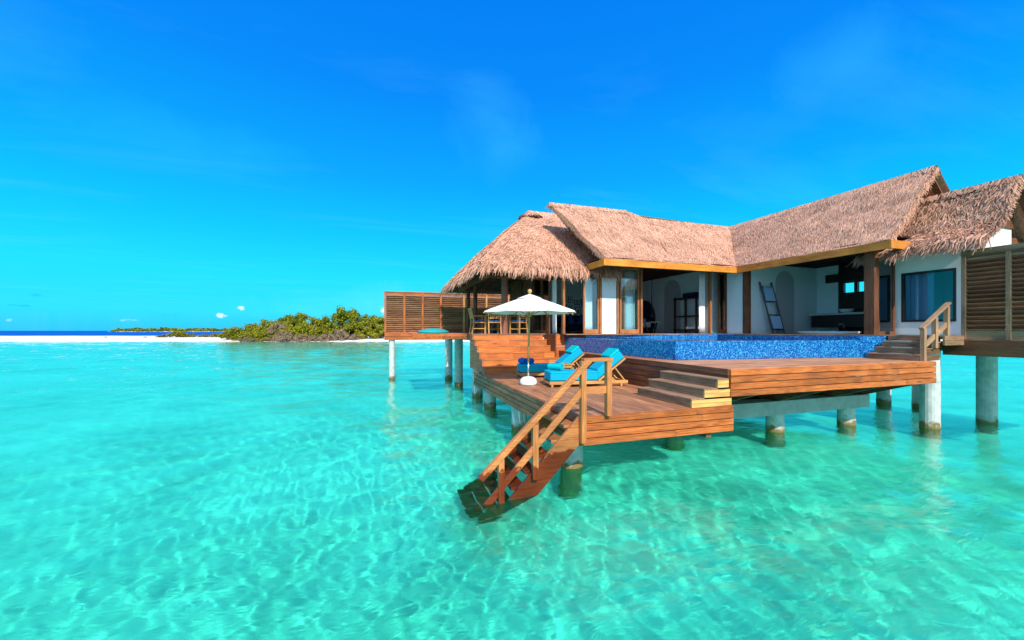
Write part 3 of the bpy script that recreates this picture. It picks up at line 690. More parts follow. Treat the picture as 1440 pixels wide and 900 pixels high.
# ---- walls of the villa
YF, XF = 13.20, 13.40
def wall(x0, x1, y0, y1, z0=F + .004, z1=5.14, m=M_white, name='wall'):
    return MB().box(x0, x1, y0, y1, z0, z1).build(name, m, villa)
wall(9.62, 9.72, 13.4, 19.3)                     # between the two rooms
wall(13.16, 13.30, 13.3, 19.3)
wall(13.78, 13.9, 11.88, 13.6)
wall(13.31, 13.77, 13.5, 13.6)                   # bedroom end wall
wall(6.3, 9.61, 17.5, 17.62)                      # sitting room back
wall(9.73, 13.15, 19.2, 19.32)                    # bedroom back
wall(6.3, 6.36, 16.2, 19.4, m=W['brown_y'], name='side_wall')
wall(13.42, 17.28, 11.75, 11.87)                  # bathroom inner wall
wall(17.2, 17.32, 10.92, 11.74)                     # bathroom back wall
wall(17.2, 17.32, 7.45, 10.9, F + .004, 4.03, m=M_dkwood, name='side_wall')
wall(17.2, 17.32, 10.72, 10.9, 4.035, 4.395, m=M_dkwood, name='side_wall')
wall(17.2, 17.32, 10.25, 10.36, 4.035, 4.395, m=M_dkwood, name='side_wall')
wall(17.06, 17.19, 7.5, 11.3, 4.46, 4.78, m=M_dkwood, name='beam')
wall(17.2, 17.32, 7.45, 10.9, 4.4, 5.14, m=M_dkwood, name='side_wall')
wall(14.62, 17.19, 7.38, 7.48, m=M_white)
mb = MB().box(8.6, 13.3, YF - .06, YF + .06, 5.0, 5.135); mb.build('header', W['frame_x'], villa)
mb = MB().box(XF - .06, XF + .06, 7.6, 13.12, 4.98, 5.135); mb.build('header', W['brown_y'], villa)
MB().box(XF - .05, XF + .05, 11.86, 12.62, F + .004, 4.98).build('wall', M_white, villa, label='narrow blue shaded wall panel between the door and the bathroom')
def arch(y_or_x, c, w, h, axis):
    """a recessed round-headed niche lining, standing proud of the wall"""
    pts = [(-w / 2, 0), (w / 2, 0)] + [(w / 2 * cos(a), h - w / 2 + w / 2 * sin(a)) for a in [pi * i / 16 for i in range(17)]]
    if axis == 'y': fn = lambda p, t: (c + p[0], t, F + .01 + p[1])
    else: fn = lambda p, t: (t, c + p[0], F + .01 + p[1])
    return pts, fn
M_niche = simple('grey_niche_door', (.46, .47, .50), .7, .2)
p_, f_ = arch(0, 15.4, 1.0, 2.5, 'y'); MB().prism(p_, f_, 11.725, 11.748).build('arched_door', M_niche, villa)
p_, f_ = arch(0, 15.55, 1.1, 2.5, 'x'); MB().prism(p_, f_, 13.135, 13.158).build('arched_door', M_niche, villa)
# glazing: every leaf a frame with a pane
def leaf_x(x0, x1, y=YF, z1=4.99, fw=.07, pane=True):
    mb = MB(); d = .03
    mb.box(x0, x0 + fw, y - d, y + d, F + .006, z1); mb.box(x1 - fw, x1, y - d, y + d, F + .006, z1)
    mb.box(x0 + fw, x1 - fw, y - d, y + d, F + .006, F + .17); mb.box(x0 + fw, x1 - fw, y - d, y + d, z1 - .09, z1)
    o = mb.build('glass_door', W['frame_z'], villa, bevel=.005)
    if pane: MB().box(x0 + fw, x1 - fw, y - .006, y + .006, F + .17, z1 - .09).build('pane', M_glass, o)
    return o
def leaf_y(y0, y1, x=XF, z1=4.97, fw=.07, m='brown_z'):
    mb = MB(); d = .03
    mb.box(x - d, x + d, y0, y0 + fw, F + .006, z1); mb.box(x - d, x + d, y1 - fw, y1, F + .006, z1)
    mb.box(x - d, x + d, y0 + fw, y1 - fw, F + .006, F + .15); mb.box(x - d, x + d, y0 + fw, y1 - fw, z1 - .09, z1)
    o = mb.build('glass_door', W[m], villa, bevel=.005)
    MB().box(x - .006, x + .006, y0 + fw, y1 - fw, F + .15, z1 - .09).build('pane', M_glass, o)
    return o
leaf_x(7.14, 7.80, z1=4.78); leaf_x(8.70, 9.58); leaf_x(8.9, 9.66, YF + .09)
wall(7.90, 8.52, YF - .05, YF + .05, z1=4.86)
MB().box(8.02, 8.10, YF - .058, YF - .051, F + 1.15, F + 1.25).build('light_switch', simple('switch_plate', (.6, .58, .52), .4), villa)
leaf_y(12.66, 13.10); leaf_y(14.45, 15.2, 6.33); leaf_y(15.22, 16.15, 6.33)
for x in (6.33, 7.85, 8.58, 9.66, 13.06):
    MB().box(x - .045, x + .045, YF - .07, YF + .07, F + .005, 4.6 if x < 7 else (4.78 if x < 8 else 5.0)).build('post', W['frame_z'], villa, bevel=.006)
MB().box(XF - .09, XF + .09, 11.62, 11.84, F + .005, 4.98).build('post', W['brown_z'], villa, bevel=.008)
MB().box(XF - .1, XF + .1, 7.50, 7.76, F + .005, 4.98).build('post', W['brown_z'], villa, bevel=.008)
MB().box(13.3, 13.5, 12.6, 12.65, F + .005, 4.98).build('post', W['brown_z'], villa, bevel=.006)
# curtains hang inside the glass
def curtain(name, label, p, q, z0, z1, amp=.035, waves_=9, m=M_linen, grp='white curtains inside the villa glass'):
    p, q = Vector((*p, 0)), Vector((*q, 0)); d = (q - p); n = Vector((-d.y, d.x, 0)).normalized()
    mb = MB(); nu = waves_ * 8
    def fn(s, t):
        w = 1 - .12 * (1 - t) ** 2
        return tuple(p + d * s + n * amp * sin(s * waves_ * 2 * pi + .6 * sin(t * 3)) * w + Vector((0, 0, z0 + (z1 - z0) * t)))
    mb.grid(fn, nu, 8)
    o = mb.build(name, m, None, smooth=True); sol = o.modifiers.new('thickness', 'SOLIDIFY'); sol.thickness = .006
    return tag(o, label, 'curtain', grp)
curtain('curtain', 'white curtain behind the narrow door leaf right of the framed photos', (7.22, YF + .12), (7.60, YF + .12), F + .02, 4.75, .02, 4)
curtain('curtain', 'white curtain filling the glass door left of the bedroom opening', (8.74, YF + .16), (9.52, YF + .16), F + .02, 4.95, .025, 6)
curtain('curtain', 'pale curtain gathered at the right edge of the bedroom opening', (12.72, YF + .2), (13.0, YF + .22), F + .03, 4.97, .04, 5)
curtain('curtain', 'white curtain beside the dark glass at the sitting room corner', (6.5, 14.15), (6.5, 14.55), F + .02, 4.95, .035, 4)
curtain('curtain', 'white curtain behind the shaded glass right of the bedroom opening', (13.5, 12.68), (13.5, 13.1), F + .02, 4.95, .02, 4)

# ---- annex on the right
ax_ = thing('villa_annex', 'low thatched bathroom annex with one wide window at the right', 'building', (14.5, 6.8, F))
q_low = ((13.70, 8.1, 4.80), (13.70, 5.45, 4.80), (14.40, 5.45, 5.24), (14.40, 8.1, 5.24))
q_top = ((14.40, 8.1, 5.24), (14.40, 5.45, 5.24), (15.2, 5.45, 6.40), (15.2, 8.1, 6.40))
thatch(ax_, 'thatched_roof', [q_low, q_top], M_thatch_old, dens=900, thick=.11, fringe=(0,), free=(1,), frl=.42, bump=.06, rough=1.5, wid=.020)
q_back = ((16.7, 5.45, 4.8), (16.7, 8.1, 4.8), (15.2, 8.1, 6.4), (15.2, 5.45, 6.4))
mb = MB(); mb.grid(lambda s, t: tuple(bil(q_back, s, t)), 6, 5); mb.grid(lambda s, t: tuple(bil(q_back, s, t) - Vector((0, 0, .2))), 3, 3); mb.build('back_roof', M_thatch_base, ax_)
rr = MB(); ridge_roll(rr, (15.2, 5.45, 6.42), (15.2, 8.1, 6.42), n=500); rr.build('ridge_straw', M_thatch_old, ax_)
wx0, wx1, wz0, wz1 = 6.33, 7.50, 2.80, 4.22
XA = 14.5
mb = MB(); mb.box(XA, XA + .1, 5.83, wx0, F + .004, 4.95); mb.box(XA, XA + .1, wx1, 7.72, F + .004, 4.95)
mb.box(XA, XA + .1, wx0, wx1, F + .004, wz0); mb.box(XA, XA + .1, wx0, wx1, wz1, 4.95); mb.build('wall', M_white, ax_)
MB().prism([(XA + .101, F + .004), (15.77, F + .004), (15.77, 5.5), (15.2, 6.0), (XA + .101, 5.1)], lambda p, t: (p[0], t, p[1]), 5.83, 5.93).build('wall', M_white, ax_)
MB().prism([(14.55, 5.22), (15.765, 5.22), (15.765, 5.6), (15.2, 6.2)], lambda p, t: (p[0], t, p[1]), 5.79, 5.828).build('gable', W['brown_x'], ax_)
MB().box(15.771, 16.6, 5.83, 5.93, F + .004, 5.0).build('side_wall', W['brown_x'], ax_)
mb = MB(); fw = .06
mb.box(XA - .02, XA + .06, wx0, wx1, wz0, wz0 + fw); mb.box(XA - .02, XA + .06, wx0, wx1, wz1 - fw, wz1); mb.box(XA - .02, XA + .06, wx0, wx0 + fw, wz0 + fw, wz1 - fw); mb.box(XA - .02, XA + .06, wx1 - fw, wx1, wz0 + fw, wz1 - fw)
wdw = mb.build('window', M_black, ax_)
MB().box(XA + .02, XA + .03, wx0 + fw, wx1 - fw, wz0 + fw, wz1 - fw).build('pane', glass_mat('annex_glass', (.55, .75, .85), .0), wdw)
MB().box(16.3, 16.4, 5.95, 8.5, F + .005, 4.9).build('inner_wall', M_white, ax_)
MB().box(XA + .11, 16.3, 5.94, 7.37, 4.9, 4.94).build('ceiling', M_ceiling, ax_)
for yy in (5.98, 6.86): curtain('curtain', 'white curtain at the near end of the wide annex window' if yy < 6.5 else 'white curtain at the far end of the wide annex window', (XA + .2, yy), (XA + .2, yy + .5), F + .05, 4.7, .035, 5)
# recessed glass door between the villa post and the annex
mb = MB(); yv = 7.62
mb.box(13.52, 13.66, yv, yv + .1, F + .004, 4.95); mb.build('pier', M_white, ax_)
mb = MB().box(13.67, 13.74, yv, yv + .06, F + .004, 4.9); mb.box(14.36, 14.44, yv, yv + .06, F + .004, 4.9); mb.box(13.74, 14.36, yv, yv + .06, F + .004, F + .1); mb.box(13.74, 14.36, yv, yv + .06, 4.8, 4.9)
dr = mb.build('glass_door', W['brown_z'], ax_); MB().box(13.74, 14.36, yv + .02, yv + .03, F + .1, 4.8).build('pane', M_glass, dr)
mb = MB(); mb.bar((15.2, 5.52, 6.2), (16.6, 5.52, 4.64), .05, .16, up=(0, 1, 0)); mb.build('barge_board', W['brown_x'], ax_)

# ---- pavilion on the left
pv = thing('thatched_pavilion', 'open sided pavilion with a shaggy hipped thatch roof over the dining chairs', 'pavilion', (4.6, 15, F))
PX0, PX1, PY0, PY1, PZ, AZ = 3.18, 8.6, 12.98, 20.7, 4.82, 7.58
PA = (6.12, 16.0)
hip_f = ((PX0, PY0, PZ), (PX1, PY0, PZ), (9.0, PA[1], AZ), (PA[0], PA[1], AZ))
hip_l = ((PX0, PY1, PZ), (PX0, PY0, PZ), (PA[0], PA[1], AZ), (PA[0], PA[1], AZ))
hip_b = ((9.0, PY1, PZ), (PX0, PY1, PZ), (PA[0], PA[1], AZ), (9.0, PA[1], AZ))
thatch(pv, 'thatched_roof', [hip_f, hip_l, hip_b], M_thatch, dens=650, thick=.16, fringe=(0, 1, 2), frl=.70, curve=.16, wid=.022, rough=1.1)
rr = MB(); ridge_roll(rr, (PA[0] - .1, PA[1], AZ + .08), (9.0, PA[1], AZ + .06), .5, 800)
for _ in range(700):                 # rounded straw cap and hip line
    a = random.uniform(0, 2 * pi); L = random.uniform(.2, .6); p = Vector((PA[0], PA[1], AZ + .1 + random.uniform(-.02, .05))); e = p + Vector((cos(a) * L, sin(a) * L, -.75 * L * L - .1)); w_ = Vector((-sin(a), cos(a), 0)) * .02
    rr.add([p - w_, p + w_, e + w_, e - w_], [(0, 1, 2, 3)])
rr.build('ridge_straw', M_thatch, pv)
mb = MB()
for q in (hip_f, hip_l, hip_b):
    for i in range(7):
        s = (i + .5) / 7; a, b = bil(q, s, .03) - Vector((0, 0, .34)), bil(q, s, .97) - Vector((0, 0, .34)); mb.bar(a, b, .07, .12)
mb.build('rafter', W['brown_y'], pv)
mb = MB()
for q in (hip_f, hip_l, hip_b): mb.grid(lambda s, t: tuple(bil(q, s, t) - Vector((0, 0, .30))), 2, 2)
mb.build('lining', W['brown_x'], pv)
mb = MB().box(3.75, 6.2, 13.75, 13.9, 4.45, 4.60); mb.box(3.75, 8.4, 19.9, 20.05, 4.55, 4.72); mb.box(3.75, 3.9, 13.9, 19.9, 4.55, 4.72); mb.build('ring_beam', W['brown_x'], pv)
MB().tube([(4.60, 14.85, F + .004), (4.60, 14.85, 4.75)], .13, 16).build('post', wood('round_post_wood', (.22, .07, .045), (.36, .13, .085), 2, vary=.1), pv)
MB().tube([(4.3, 18.6, F + .004), (4.3, 18.6, 4.9)], .10, 16).build('post', W['brown_z'], pv)
MB().tube([(4.3, 20.2, F + .004), (4.3, 20.2, 4.7)], .10, 16).build('post', W['brown_z'], pv)

# ------------------------------------------------------------------ slatted privacy fences
def slats(mb, fn, z0, z1, pitch=.105, h=.075):
    n = round((z1 - z0) / pitch); pitch = (z1 - z0) / n
    for i in range(n): fn(z0 + i * pitch + .03, z0 + i * pitch + .03 + h)
lf = thing('slatted_fence', 'long reddish slatted privacy fence behind the pavilion, above the water', 'fence', (3.5, 22.1, F))
FY = 22.1; fx = [.24, 1.22, 2.18, 3.16, 4.45, 5.75, 7.05, 8.3]; ftop = 4.58
for i, x in enumerate(fx):
    MB().box(x - .05, x + .05, FY - .07, FY + .05, F + .0, ftop).build('post', W['orange_z'] if i in (0, 1, 2, 3) else W['teak_z'], lf, bevel=.006)
MB().box(fx[0] - .06, fx[-1], FY - .055, FY + .035, ftop + .002, ftop + .06).build('top_rail', W['orange_x'], lf, bevel=.005)
MB().box(fx[0] + .05, fx[-1], FY - .02, FY + .02, ftop - .13, ftop - .005).build('top_rail', W['orange_x'], lf, bevel=.005)
for a, b in zip(fx, fx[1:]):
    mb = MB(); slats(mb, lambda za, zb: mb.add([(a + .055, FY - .045, zb), (b - .055, FY - .045, zb), (b - .055, FY + .03, za), (a + .055, FY + .03, za), (a + .055, FY - .045, zb - .032), (b - .055, FY - .045, zb - .032), (b - .055, FY + .03, za - .032), (a + .055, FY + .03, za - .032)],
        [(0, 1, 2, 3), (4, 7, 6, 5), (0, 4, 5, 1), (3, 2, 6, 7), (0, 3, 7, 4), (1, 5, 6, 2)]), F + .05, ftop - .15)
    mb.build('slat_panel', W['slat'], lf)
MB().box(fx[0] + .05, fx[-1], FY - .03, FY + .03, F + .003, F + .06).build('bottom_rail', W['orange_x'], lf)
mb = MB(); courses(mb, lambda a, b, za, zb: mb.box(a, b, FY - .16, FY - .10, za, zb), F - .38, F + .0, 2, .2, 8.3); mb.build('base_beam', W['orange_x'], lf, bevel=.005)
MB().box(.25, 8.3, FY - .099, FY + .12, F - .25, F - .02).build('base_floor', W['brown_x'], lf)
piling(lf, .58, FY + .05, F - .25, .15)

rf = thing('slatted_fence', 'brown louvred privacy fence at the right edge beside the annex window', 'fence', (13.9, 5, F))
RX = 13.9; fy = [5.92, 5.17, 4.35, 3.5, 2.7]; ft = 4.42
for i, y in enumerate(fy):
    MB().box(RX - .05, RX + .05, y - .045, y + .045, F - .1, ft).build('post', W['weathered_z'], rf, bevel=.006)
MB().box(RX - .055, RX + .055, fy[-1] - .1, fy[0] + .05, ft + .002, ft + .13).build('top_rail', W['weathered_y'], rf, bevel=.005)
for a, b in zip(fy[1:], fy):
    mb = MB(); slats(mb, lambda za, zb: mb.add([(RX - .045, a + .05, zb), (RX - .045, b - .05, zb), (RX + .03, b - .05, za), (RX + .03, a + .05, za), (RX - .045, a + .05, zb - .032), (RX - .045, b - .05, zb - .032), (RX + .03, b - .05, za - .032), (RX + .03, a + .05, za - .032)],
        [(0, 3, 2, 1), (4, 5, 6, 7), (0, 1, 5, 4), (3, 7, 6, 2), (0, 4, 7, 3), (1, 2, 6, 5)]), F + .06, ft - .02)
    mb.build('slat_panel', W['slat_dark'], rf)
MB().box(RX - .03, RX + .03, 2.6, 5.9, F - .118, F + .13).build('bottom_rail', W['weathered_y'], rf)
MB().box(RX - .025, RX + .035, 2.6, 5.9, ft - .12, ft).build('top_rail', W['weathered_y'], rf)
MB().box(RX - .07, RX + .07, 2.5, 6.30, F - .50, F - .12).build('base_beam', W['brown_y'], rf, bevel=.006)
MB().box(RX + .08, 17.5, 2.5, 5.9, F - .2, F - .06).build('base_floor', W['brown_x'], rf)
MB().box(RX + .08, 17.5, 6.02, 6.2, F - .5, F - .22).build('base_floor', W['brown_x'], rf)
piling(rf, 15.95, 6.35, F - .5, .2)

# ------------------------------------------------------------------ sun loungers
def rbox(mb, x0, x1, y0, y1, z0, z1): return mb.box(x0, x1, y0, y1, z0, z1)
def make_lounger(label):
    r = thing('sun_lounger', label, 'sun lounger', (0, 0, 0), 'turquoise loungers on the sun deck')
    mb = MB(); mb.box(0, 2.05, 0, .045, .07, .15); mb.box(0, 2.05, .645, .69, .07, .15)
    for x in (.0, .6, 1.2, 2.005): mb.box(x, x + .045, .046, .644, .075, .130)
    for i in range(13): mb.box(.08 + i * .095, .15 + i * .095, .046, .644, .132, .150)
    mb.build('frame', W['teak_x'], r, bevel=.005)
    for x, y in ((.04, .0), (.04, .64), (1.85, .0), (1.85, .64)):
        MB().box(x, x + .05, y, y + .05, .0, .069).build('leg', W['teak_z'], r, bevel=.004)
    mb = MB().box(.02, 1.27, .02, .67, .155, .39); mb.build('mattress', M_cush, r, bevel=.035, seg=4)
    for zz in (.185, .36): MB().box(.012, 1.278, .012, .678, zz - .006, zz + .006).build('piping', M_cush, [c for c in r.children if c.name.startswith('mattress')][0] if r.children else r, bevel=.004)
    ang_ = R(38); hx, hz = 1.27, .16
    def bk(u, v, y): return (hx + u * cos(ang_) - v * sin(ang_), y, hz + u * sin(ang_) + v * cos(ang_))
    mb = MB().prism([(0, .02), (.90, .02), (.90, .23), (.14, .23)], lambda p, t: bk(p[0], p[1], t), .67, .02); mb.build('back_cushion', M_cush, r, bevel=.035, seg=4)
    mb = MB().prism([(0.0, -.03), (.90, -.03), (.90, .01), (0.0, .01)], lambda p, t: bk(p[0], p[1], t), .045, .0); mb.prism([(0.0, -.03), (.90, -.03), (.90, .01), (0.0, .01)], lambda p, t: bk(p[0], p[1], t), .69, .645)
    for i in range(9): mb.prism([(.02 + i * .1, -.018), (.09 + i * .1, -.018), (.09 + i * .1, .008), (.02 + i * .1, .008)], lambda p, t: bk(p[0], p[1], t), .644, .046)
    mb.build('backrest_frame', W['teak_x'], r, bevel=.004)
    mb = MB().prism([(.60, .232), (.91, .232), (.91, .30), (.60, .285)], lambda p, t: bk(p[0], p[1], t), .66, .03); mb.build('pillow', M_towel, r, bevel=.024, seg=4)
    mb = MB()
    for y in (.08, .6):
        mb.bar(bk(.55, -.04, y), (2.0, y, .13), .03, .03); mb.bar(bk(.30, -.04, y), (1.75, y, .13), .025, .025)
    mb.build('support', W['teak_x'], r, bevel=.003)
    return r
lg = make_lounger('turquoise lounger nearest the water stairs, with one rolled towel on its foot')
l2 = copy_tree(lg); l2['label'] = 'turquoise lounger by the broad steps, partly in the umbrella shadow'
LR = R(-9)
lg.location = (3.96, 9.02, SD + .002); lg.rotation_euler.z = LR
l2.location = (3.93, 11.12, SD + .002); l2.rotation_euler.z = LR
def roll(name, label, c, ang_z, L, r, m, group):
    """a rolled towel lying on its side: spiral section swept along its length"""
    e = thing(name, label, 'towel', c, group)
    mb = MB(); n = 46; turns = 3.2; th = r / turns / 1.05
    prof = []
    for i in range(n + 1):
        a = i / n * turns * 2 * pi; rr_ = r * (.12 + .88 * i / n); prof.append((rr_ * cos(a), rr_ * sin(a)))
    inn = []
    for i in range(n + 1):
        a = i / n * turns * 2 * pi; rr_ = r * (.12 + .88 * i / n) - th * .55; inn.append((rr_ * cos(a), rr_ * sin(a)))
    poly = prof + inn[::-1]
    ca, sa_ = cos(ang_z), sin(ang_z)
    f = lambda p, t: (-sa_ * p[0] + ca * t, ca * p[0] + sa_ * t, r + p[1])
    k = n + 1
    v = [f(p, -L / 2) for p in prof] + [f(p, -L / 2) for p in inn] + [f(p, L / 2) for p in prof] + [f(p, L / 2) for p in inn]
    fc = []
    for i in range(n):
        fc += [(i, i + 1, k + i + 1, k + i), (2 * k + i, 3 * k + i, 3 * k + i + 1, 2 * k + i + 1), (i, 2 * k + i, 2 * k + i + 1, i + 1), (k + i, k + i + 1, 3 * k + i + 1, 3 * k + i)]
    fc += [(n, k + n, 3 * k + n, 2 * k + n)]
    me = MB(); me.add(v, fc)
    o = me.build('cloth', m, None, smooth=False); o.parent = e; o.location = (0, 0, 0)
    return e
def on_lounger(lo, x, y, z):
    return lo[0] + x * cos(LR) - y * sin(LR), lo[1] + x * sin(LR) + y * cos(LR), SD + .002 + z
roll('rolled_towel', 'bright turquoise rolled towel on the foot of the front lounger', on_lounger((3.96, 9.02), .26, .42, .39), R(-65), .42, .095, M_towel, 'rolled towels on the loungers')
roll('rolled_towel', 'left of two blue rolled towels side by side on the shaded lounger foot', on_lounger((3.93, 11.12), .14, .36, .39), R(-82), .36, .095, M_bluetowel, 'rolled towels on the loungers')
roll('rolled_towel', 'right of two blue rolled towels side by side on the shaded lounger foot', on_lounger((3.93, 11.12), .34, .36, .39), R(-82), .36, .095, M_bluetowel, 'rolled towels on the loungers')

# side table between the loungers
tb = thing('side_table', 'small square teak table standing between the two loungers', 'table', (4.9, 10.3, SD))
mb = MB()
for i in range(6): mb.box(4.62 + i * .094, 4.708 + i * .094, 10.05, 10.55, SD + .44, SD + .47)
mb.build('table_top', W['teak_y'], tb, bevel=.004)
for y in (10.08, 10.49): MB().box(4.69, 5.11, y, y + .03, SD + .38, SD + .438).build('apron', W['teak_x'], tb)
for x in (4.64, 5.11):
    for y in (10.07, 10.48): MB().box(x, x + .05, y, y + .05, SD + .003, SD + .379).build('leg', W['teak_z'], tb, bevel=.004)

# ------------------------------------------------------------------ umbrella
ux, uy = 3.66, 9.72
um = thing('umbrella', 'open white canvas umbrella on a wooden pole beside the loungers', 'umbrella', (ux, uy, SD))
MB().lathe([(.0, .0), (.20, .0), (.225, .03), (.225, .09), (.20, .15), (.13, .20), (.05, .215), (.0, .215)], (ux, uy, SD + .004), 28).build('base', M_plastic, um, smooth=True)
MB().tube([(ux, uy, SD + .2), (ux, uy, SD + .62)], .024, 14).build('sleeve', M_metal, um, smooth=True)
MB().tube([(ux, uy, SD + .6), (ux + .035, uy, SD + 2.40)], .026, 14).build('pole', W['teak_z'], um, smooth=True)
ux += .04
RIMZ, TOPZ, RAD = 3.04, 3.46, 1.22
def canopy_pt(a, r, sag=True):
    z = TOPZ - (TOPZ - RIMZ) * (r / RAD) ** 1.12
    if sag:
        k = (a / (2 * pi / 8)) % 1.0; z -= .015 * (r / RAD) ** 2 * sin(pi * k)
        r = r * (cos(pi / 8) / cos((k - .5) * pi / 4))
    return (ux + r * cos(a), uy + r * sin(a), z)
mb = MB(); nA, nR_ = 64, 8
mb.grid(lambda s, t: canopy_pt(s * 2 * pi + .0, .22 + (RAD - .22) * t), nA, nR_)
def valance(s, t):
    p = canopy_pt(s * 2 * pi, RAD); return (p[0], p[1], p[2] - .02 * t)
mb.grid(valance, nA, 1)
o = mb.build('canopy', M_canopy, um, smooth=False); o.modifiers.new('thickness', 'SOLIDIFY').thickness = .004
mb = MB(); mb.grid(lambda s, t: (lambda p: (p[0], p[1], p[2] + .045 - .02 * t))(canopy_pt(s * 2 * pi, .02 + .33 * t)), nA, 4)
mb.build('vent', M_canopy, um, smooth=True)
for k in range(8):
    a = k * 2 * pi / 8; p0 = Vector(canopy_pt(a, .08, False)) - Vector((0, 0, .03)); p1 = Vector(canopy_pt(a, RAD + .03, False)) - Vector((0, 0, .03))
    rb = MB().bar(p0, p1, .018, .024).build('rib', W['teak_x'], um)
    MB().bar((ux + .03 * cos(a), uy + .03 * sin(a), 2.95), Vector(p0).lerp(p1, .48), .014, .018).build('strut', W['teak_x'], rb)
MB().lathe([(.0, 0), (.055, .0), (.055, .06), (.0, .06)], (ux, uy, 2.92), 16).build('hub', W['teak_z'], um)
MB().lathe([(.0, .0), (.03, .0), (.03, .05), (.052, .075), (.058, .105), (.045, .14), (.02, .155), (.0, .157)], (ux, uy, TOPZ + .02), 20).build('finial', W['teak_z'], um, smooth=True)

# ------------------------------------------------------------------ dining chairs and things on the house platform
def make_chair(label):
    r = thing('dining_chair', label, 'chair', (0, 0, 0), 'teak armchairs under the pavilion')
    for x, y in ((-.24, -.22), (.24, -.22)):
        MB().bar((x, y, 0), (x, y, .68), .045, .045).build('leg', W['teak_z'], r, bevel=.004)
    for x in (-.24, .24):
        mb = MB().bar((x, .30, 0), (x, .22, .46), .045, .045); mb.bar((x, .22, .44), (x, .33, .98), .04, .04); mb.build('leg', W['teak_z'], r, bevel=.004)
    mb = MB().box(-.26, .26, -.25, .25, .42, .46); mb.bar((-.24, -.22, .18), (.24, -.22, .18), .03, .03); mb.bar((-.24, -.2, .2), (-.24, .26, .2), .03, .03); mb.bar((.24, -.2, .2), (.24, .26, .2), .03, .03)
    mb.build('seat', W['teak_x'], r, bevel=.004)
    MB().box(-.22, .22, -.22, .2, .462, .52).build('seat_cushion', M_blue, r, bevel=.02, seg=3)
    for x in (-.25, .25): MB().bar((x, -.27, .695), (x, .28, .695), .055, .028).build('armrest', W['teak_y'], r, bevel=.004)
    mb = MB().bar((-.24, .335, .97), (.24, .335, .97), .03, .07); mb.bar((-.22, .255, .60), (.22, .255, .60), .03, .04)
    for i in range(5): mb.bar((-.16 + i * .08, .257, .61), (-.16 + i * .08, .325, .95), .04, .018)
    mb.build('backrest', W['teak_x'], r, bevel=.003)
    return r
ch = make_chair('teak armchair with a blue cushion, side on, left of the round post')
ch.location = (3.66, 15.35, F + .002); ch.rotation_euler.z = R(90)
for loc, rot, lab in (((4.22, 15.1, F + .002), 176, 'teak armchair seen from behind, just left of the round post'), ((5.2, 14.95, F + .002), -58, 'teak armchair right of the round post, behind the umbrella pole')):
    c2 = copy_tree(ch); c2.location = loc; c2.rotation_euler.z = R(rot); c2['label'] = lab
dt = thing('dining_table', 'dark round table among the teak chairs in the pavilion shade', 'table', (4.55, 16.15, F))
MB().lathe([(0, .70), (.55, .70), (.57, .72), (.55, .74), (0, .74)], (4.55, 16.15, F), 28).build('table_top', M_dkwood, dt)
MB().lathe([(0, .004), (.3, .004), (.28, .04), (.06, .08), (.06, .69), (0, .69)], (4.55, 16.15, F), 20).build('pedestal', M_dkwood, dt)
dm = thing('round_daybed', 'round turquoise dome cushion on the landing by the slatted fence', 'cushion', (2.1, 17.4, F))
MB().lathe([(0, .0), (.62, .0), (.66, .04), (.62, .09), (.45, .16), (.2, .205), (.0, .215)], (2.15, 17.2, F + .012), 32).build('cover', simple('teal_canvas', (.02, .34, .36), .8, .2, 20, .08), dm, smooth=True)

# ---- inside the rooms
bd = thing('bed', 'white bed with blue pillow and tall round dark headboard in the bedroom', 'bed', (12.1, 17.6, F))
MB().box(11.1, 13.05, 16.9, 18.7, F + .006, F + .28).build('base', M_dkwood, bd, bevel=.01)
MB().box(11.1, 13.0, 16.92, 18.68, F + .283, F + .55).build('mattress', M_linen, bd, bevel=.05, seg=3)
MB().lathe([(0, 0), (.95, 0), (.95, .07), (0, .07)], (0, 0, 0), 36).build('headboard', M_navy, bd)
hb = [o for o in sc.objects if o.name.startswith('headboard')][0]
hb.location = Vector((13.06, 17.7, F + .75)) - bd.location; hb.rotation_euler = (0, R(90), 0)
for y in (17.2, 18.1):
    mb = MB().box(12.5, 12.95, y, y + .55, F + .555, F + .75); mb.build('pillow', simple('pale_blue_pillow', (.30, .46, .85), .9, .1), bd, bevel=.07, seg=3)
bt = thing('bedside_table', 'dark three legged side table with a pale top beside the bed', 'table', (12.3, 15.9, F))
MB().lathe([(0, .50), (.42, .50), (.43, .52), (.42, .54), (0, .54)], (12.3, 15.9, F), 28).build('table_top', simple('pale_top', (.45, .42, .40), .4, .4), bt)
for k in range(3):
    a = k * 2.1 + .4; MB().bar((12.3 + .36 * cos(a), 15.9 + .36 * sin(a), F + .5), (12.3 + .17 * cos(a), 15.9 + .17 * sin(a), F + .006), .05, .05).build('leg', M_dkwood, bt)
pd_ = thing('pendant_lamp', 'thin dark pendant lamp hanging over the bedside table', 'lamp', (12.4, 16.0, 5.1))
MB().tube([(12.45, 16.15, 5.13), (12.45, 16.15, 3.6)], [.012, .03], 10).build('cord', M_black, pd_)
MB().lathe([(0, .0), (.09, .0), (.12, .15), (.05, .38), (.0, .4)], (12.45, 16.15, 3.22), 16).build('lamp_shade', M_black, pd_)
sh = thing('shelf_unit', 'dark open shelf rack with folded things against the bedroom wall', 'shelf', (12.9, 14.2, F))
for y in (13.62, 14.25, 14.92): MB().box(12.72, 12.80, y - .03, y + .03, F + .006, F + 1.62).build('post', M_dkwood, sh)
for z in (.12, .72, 1.52): MB().box(12.7, 13.12, 13.6, 14.95, F + z, F + z + .06).build('shelf', M_dkwood, sh)
mb = MB(); mb.tube([(12.9, 13.75, F + 1.69), (12.9, 14.5, F + 1.69)], .10, 12)
tag(mb.build('folded_blanket', M_navy), 'dark rolled blanket lying on top of the bedroom shelf rack', 'blanket')
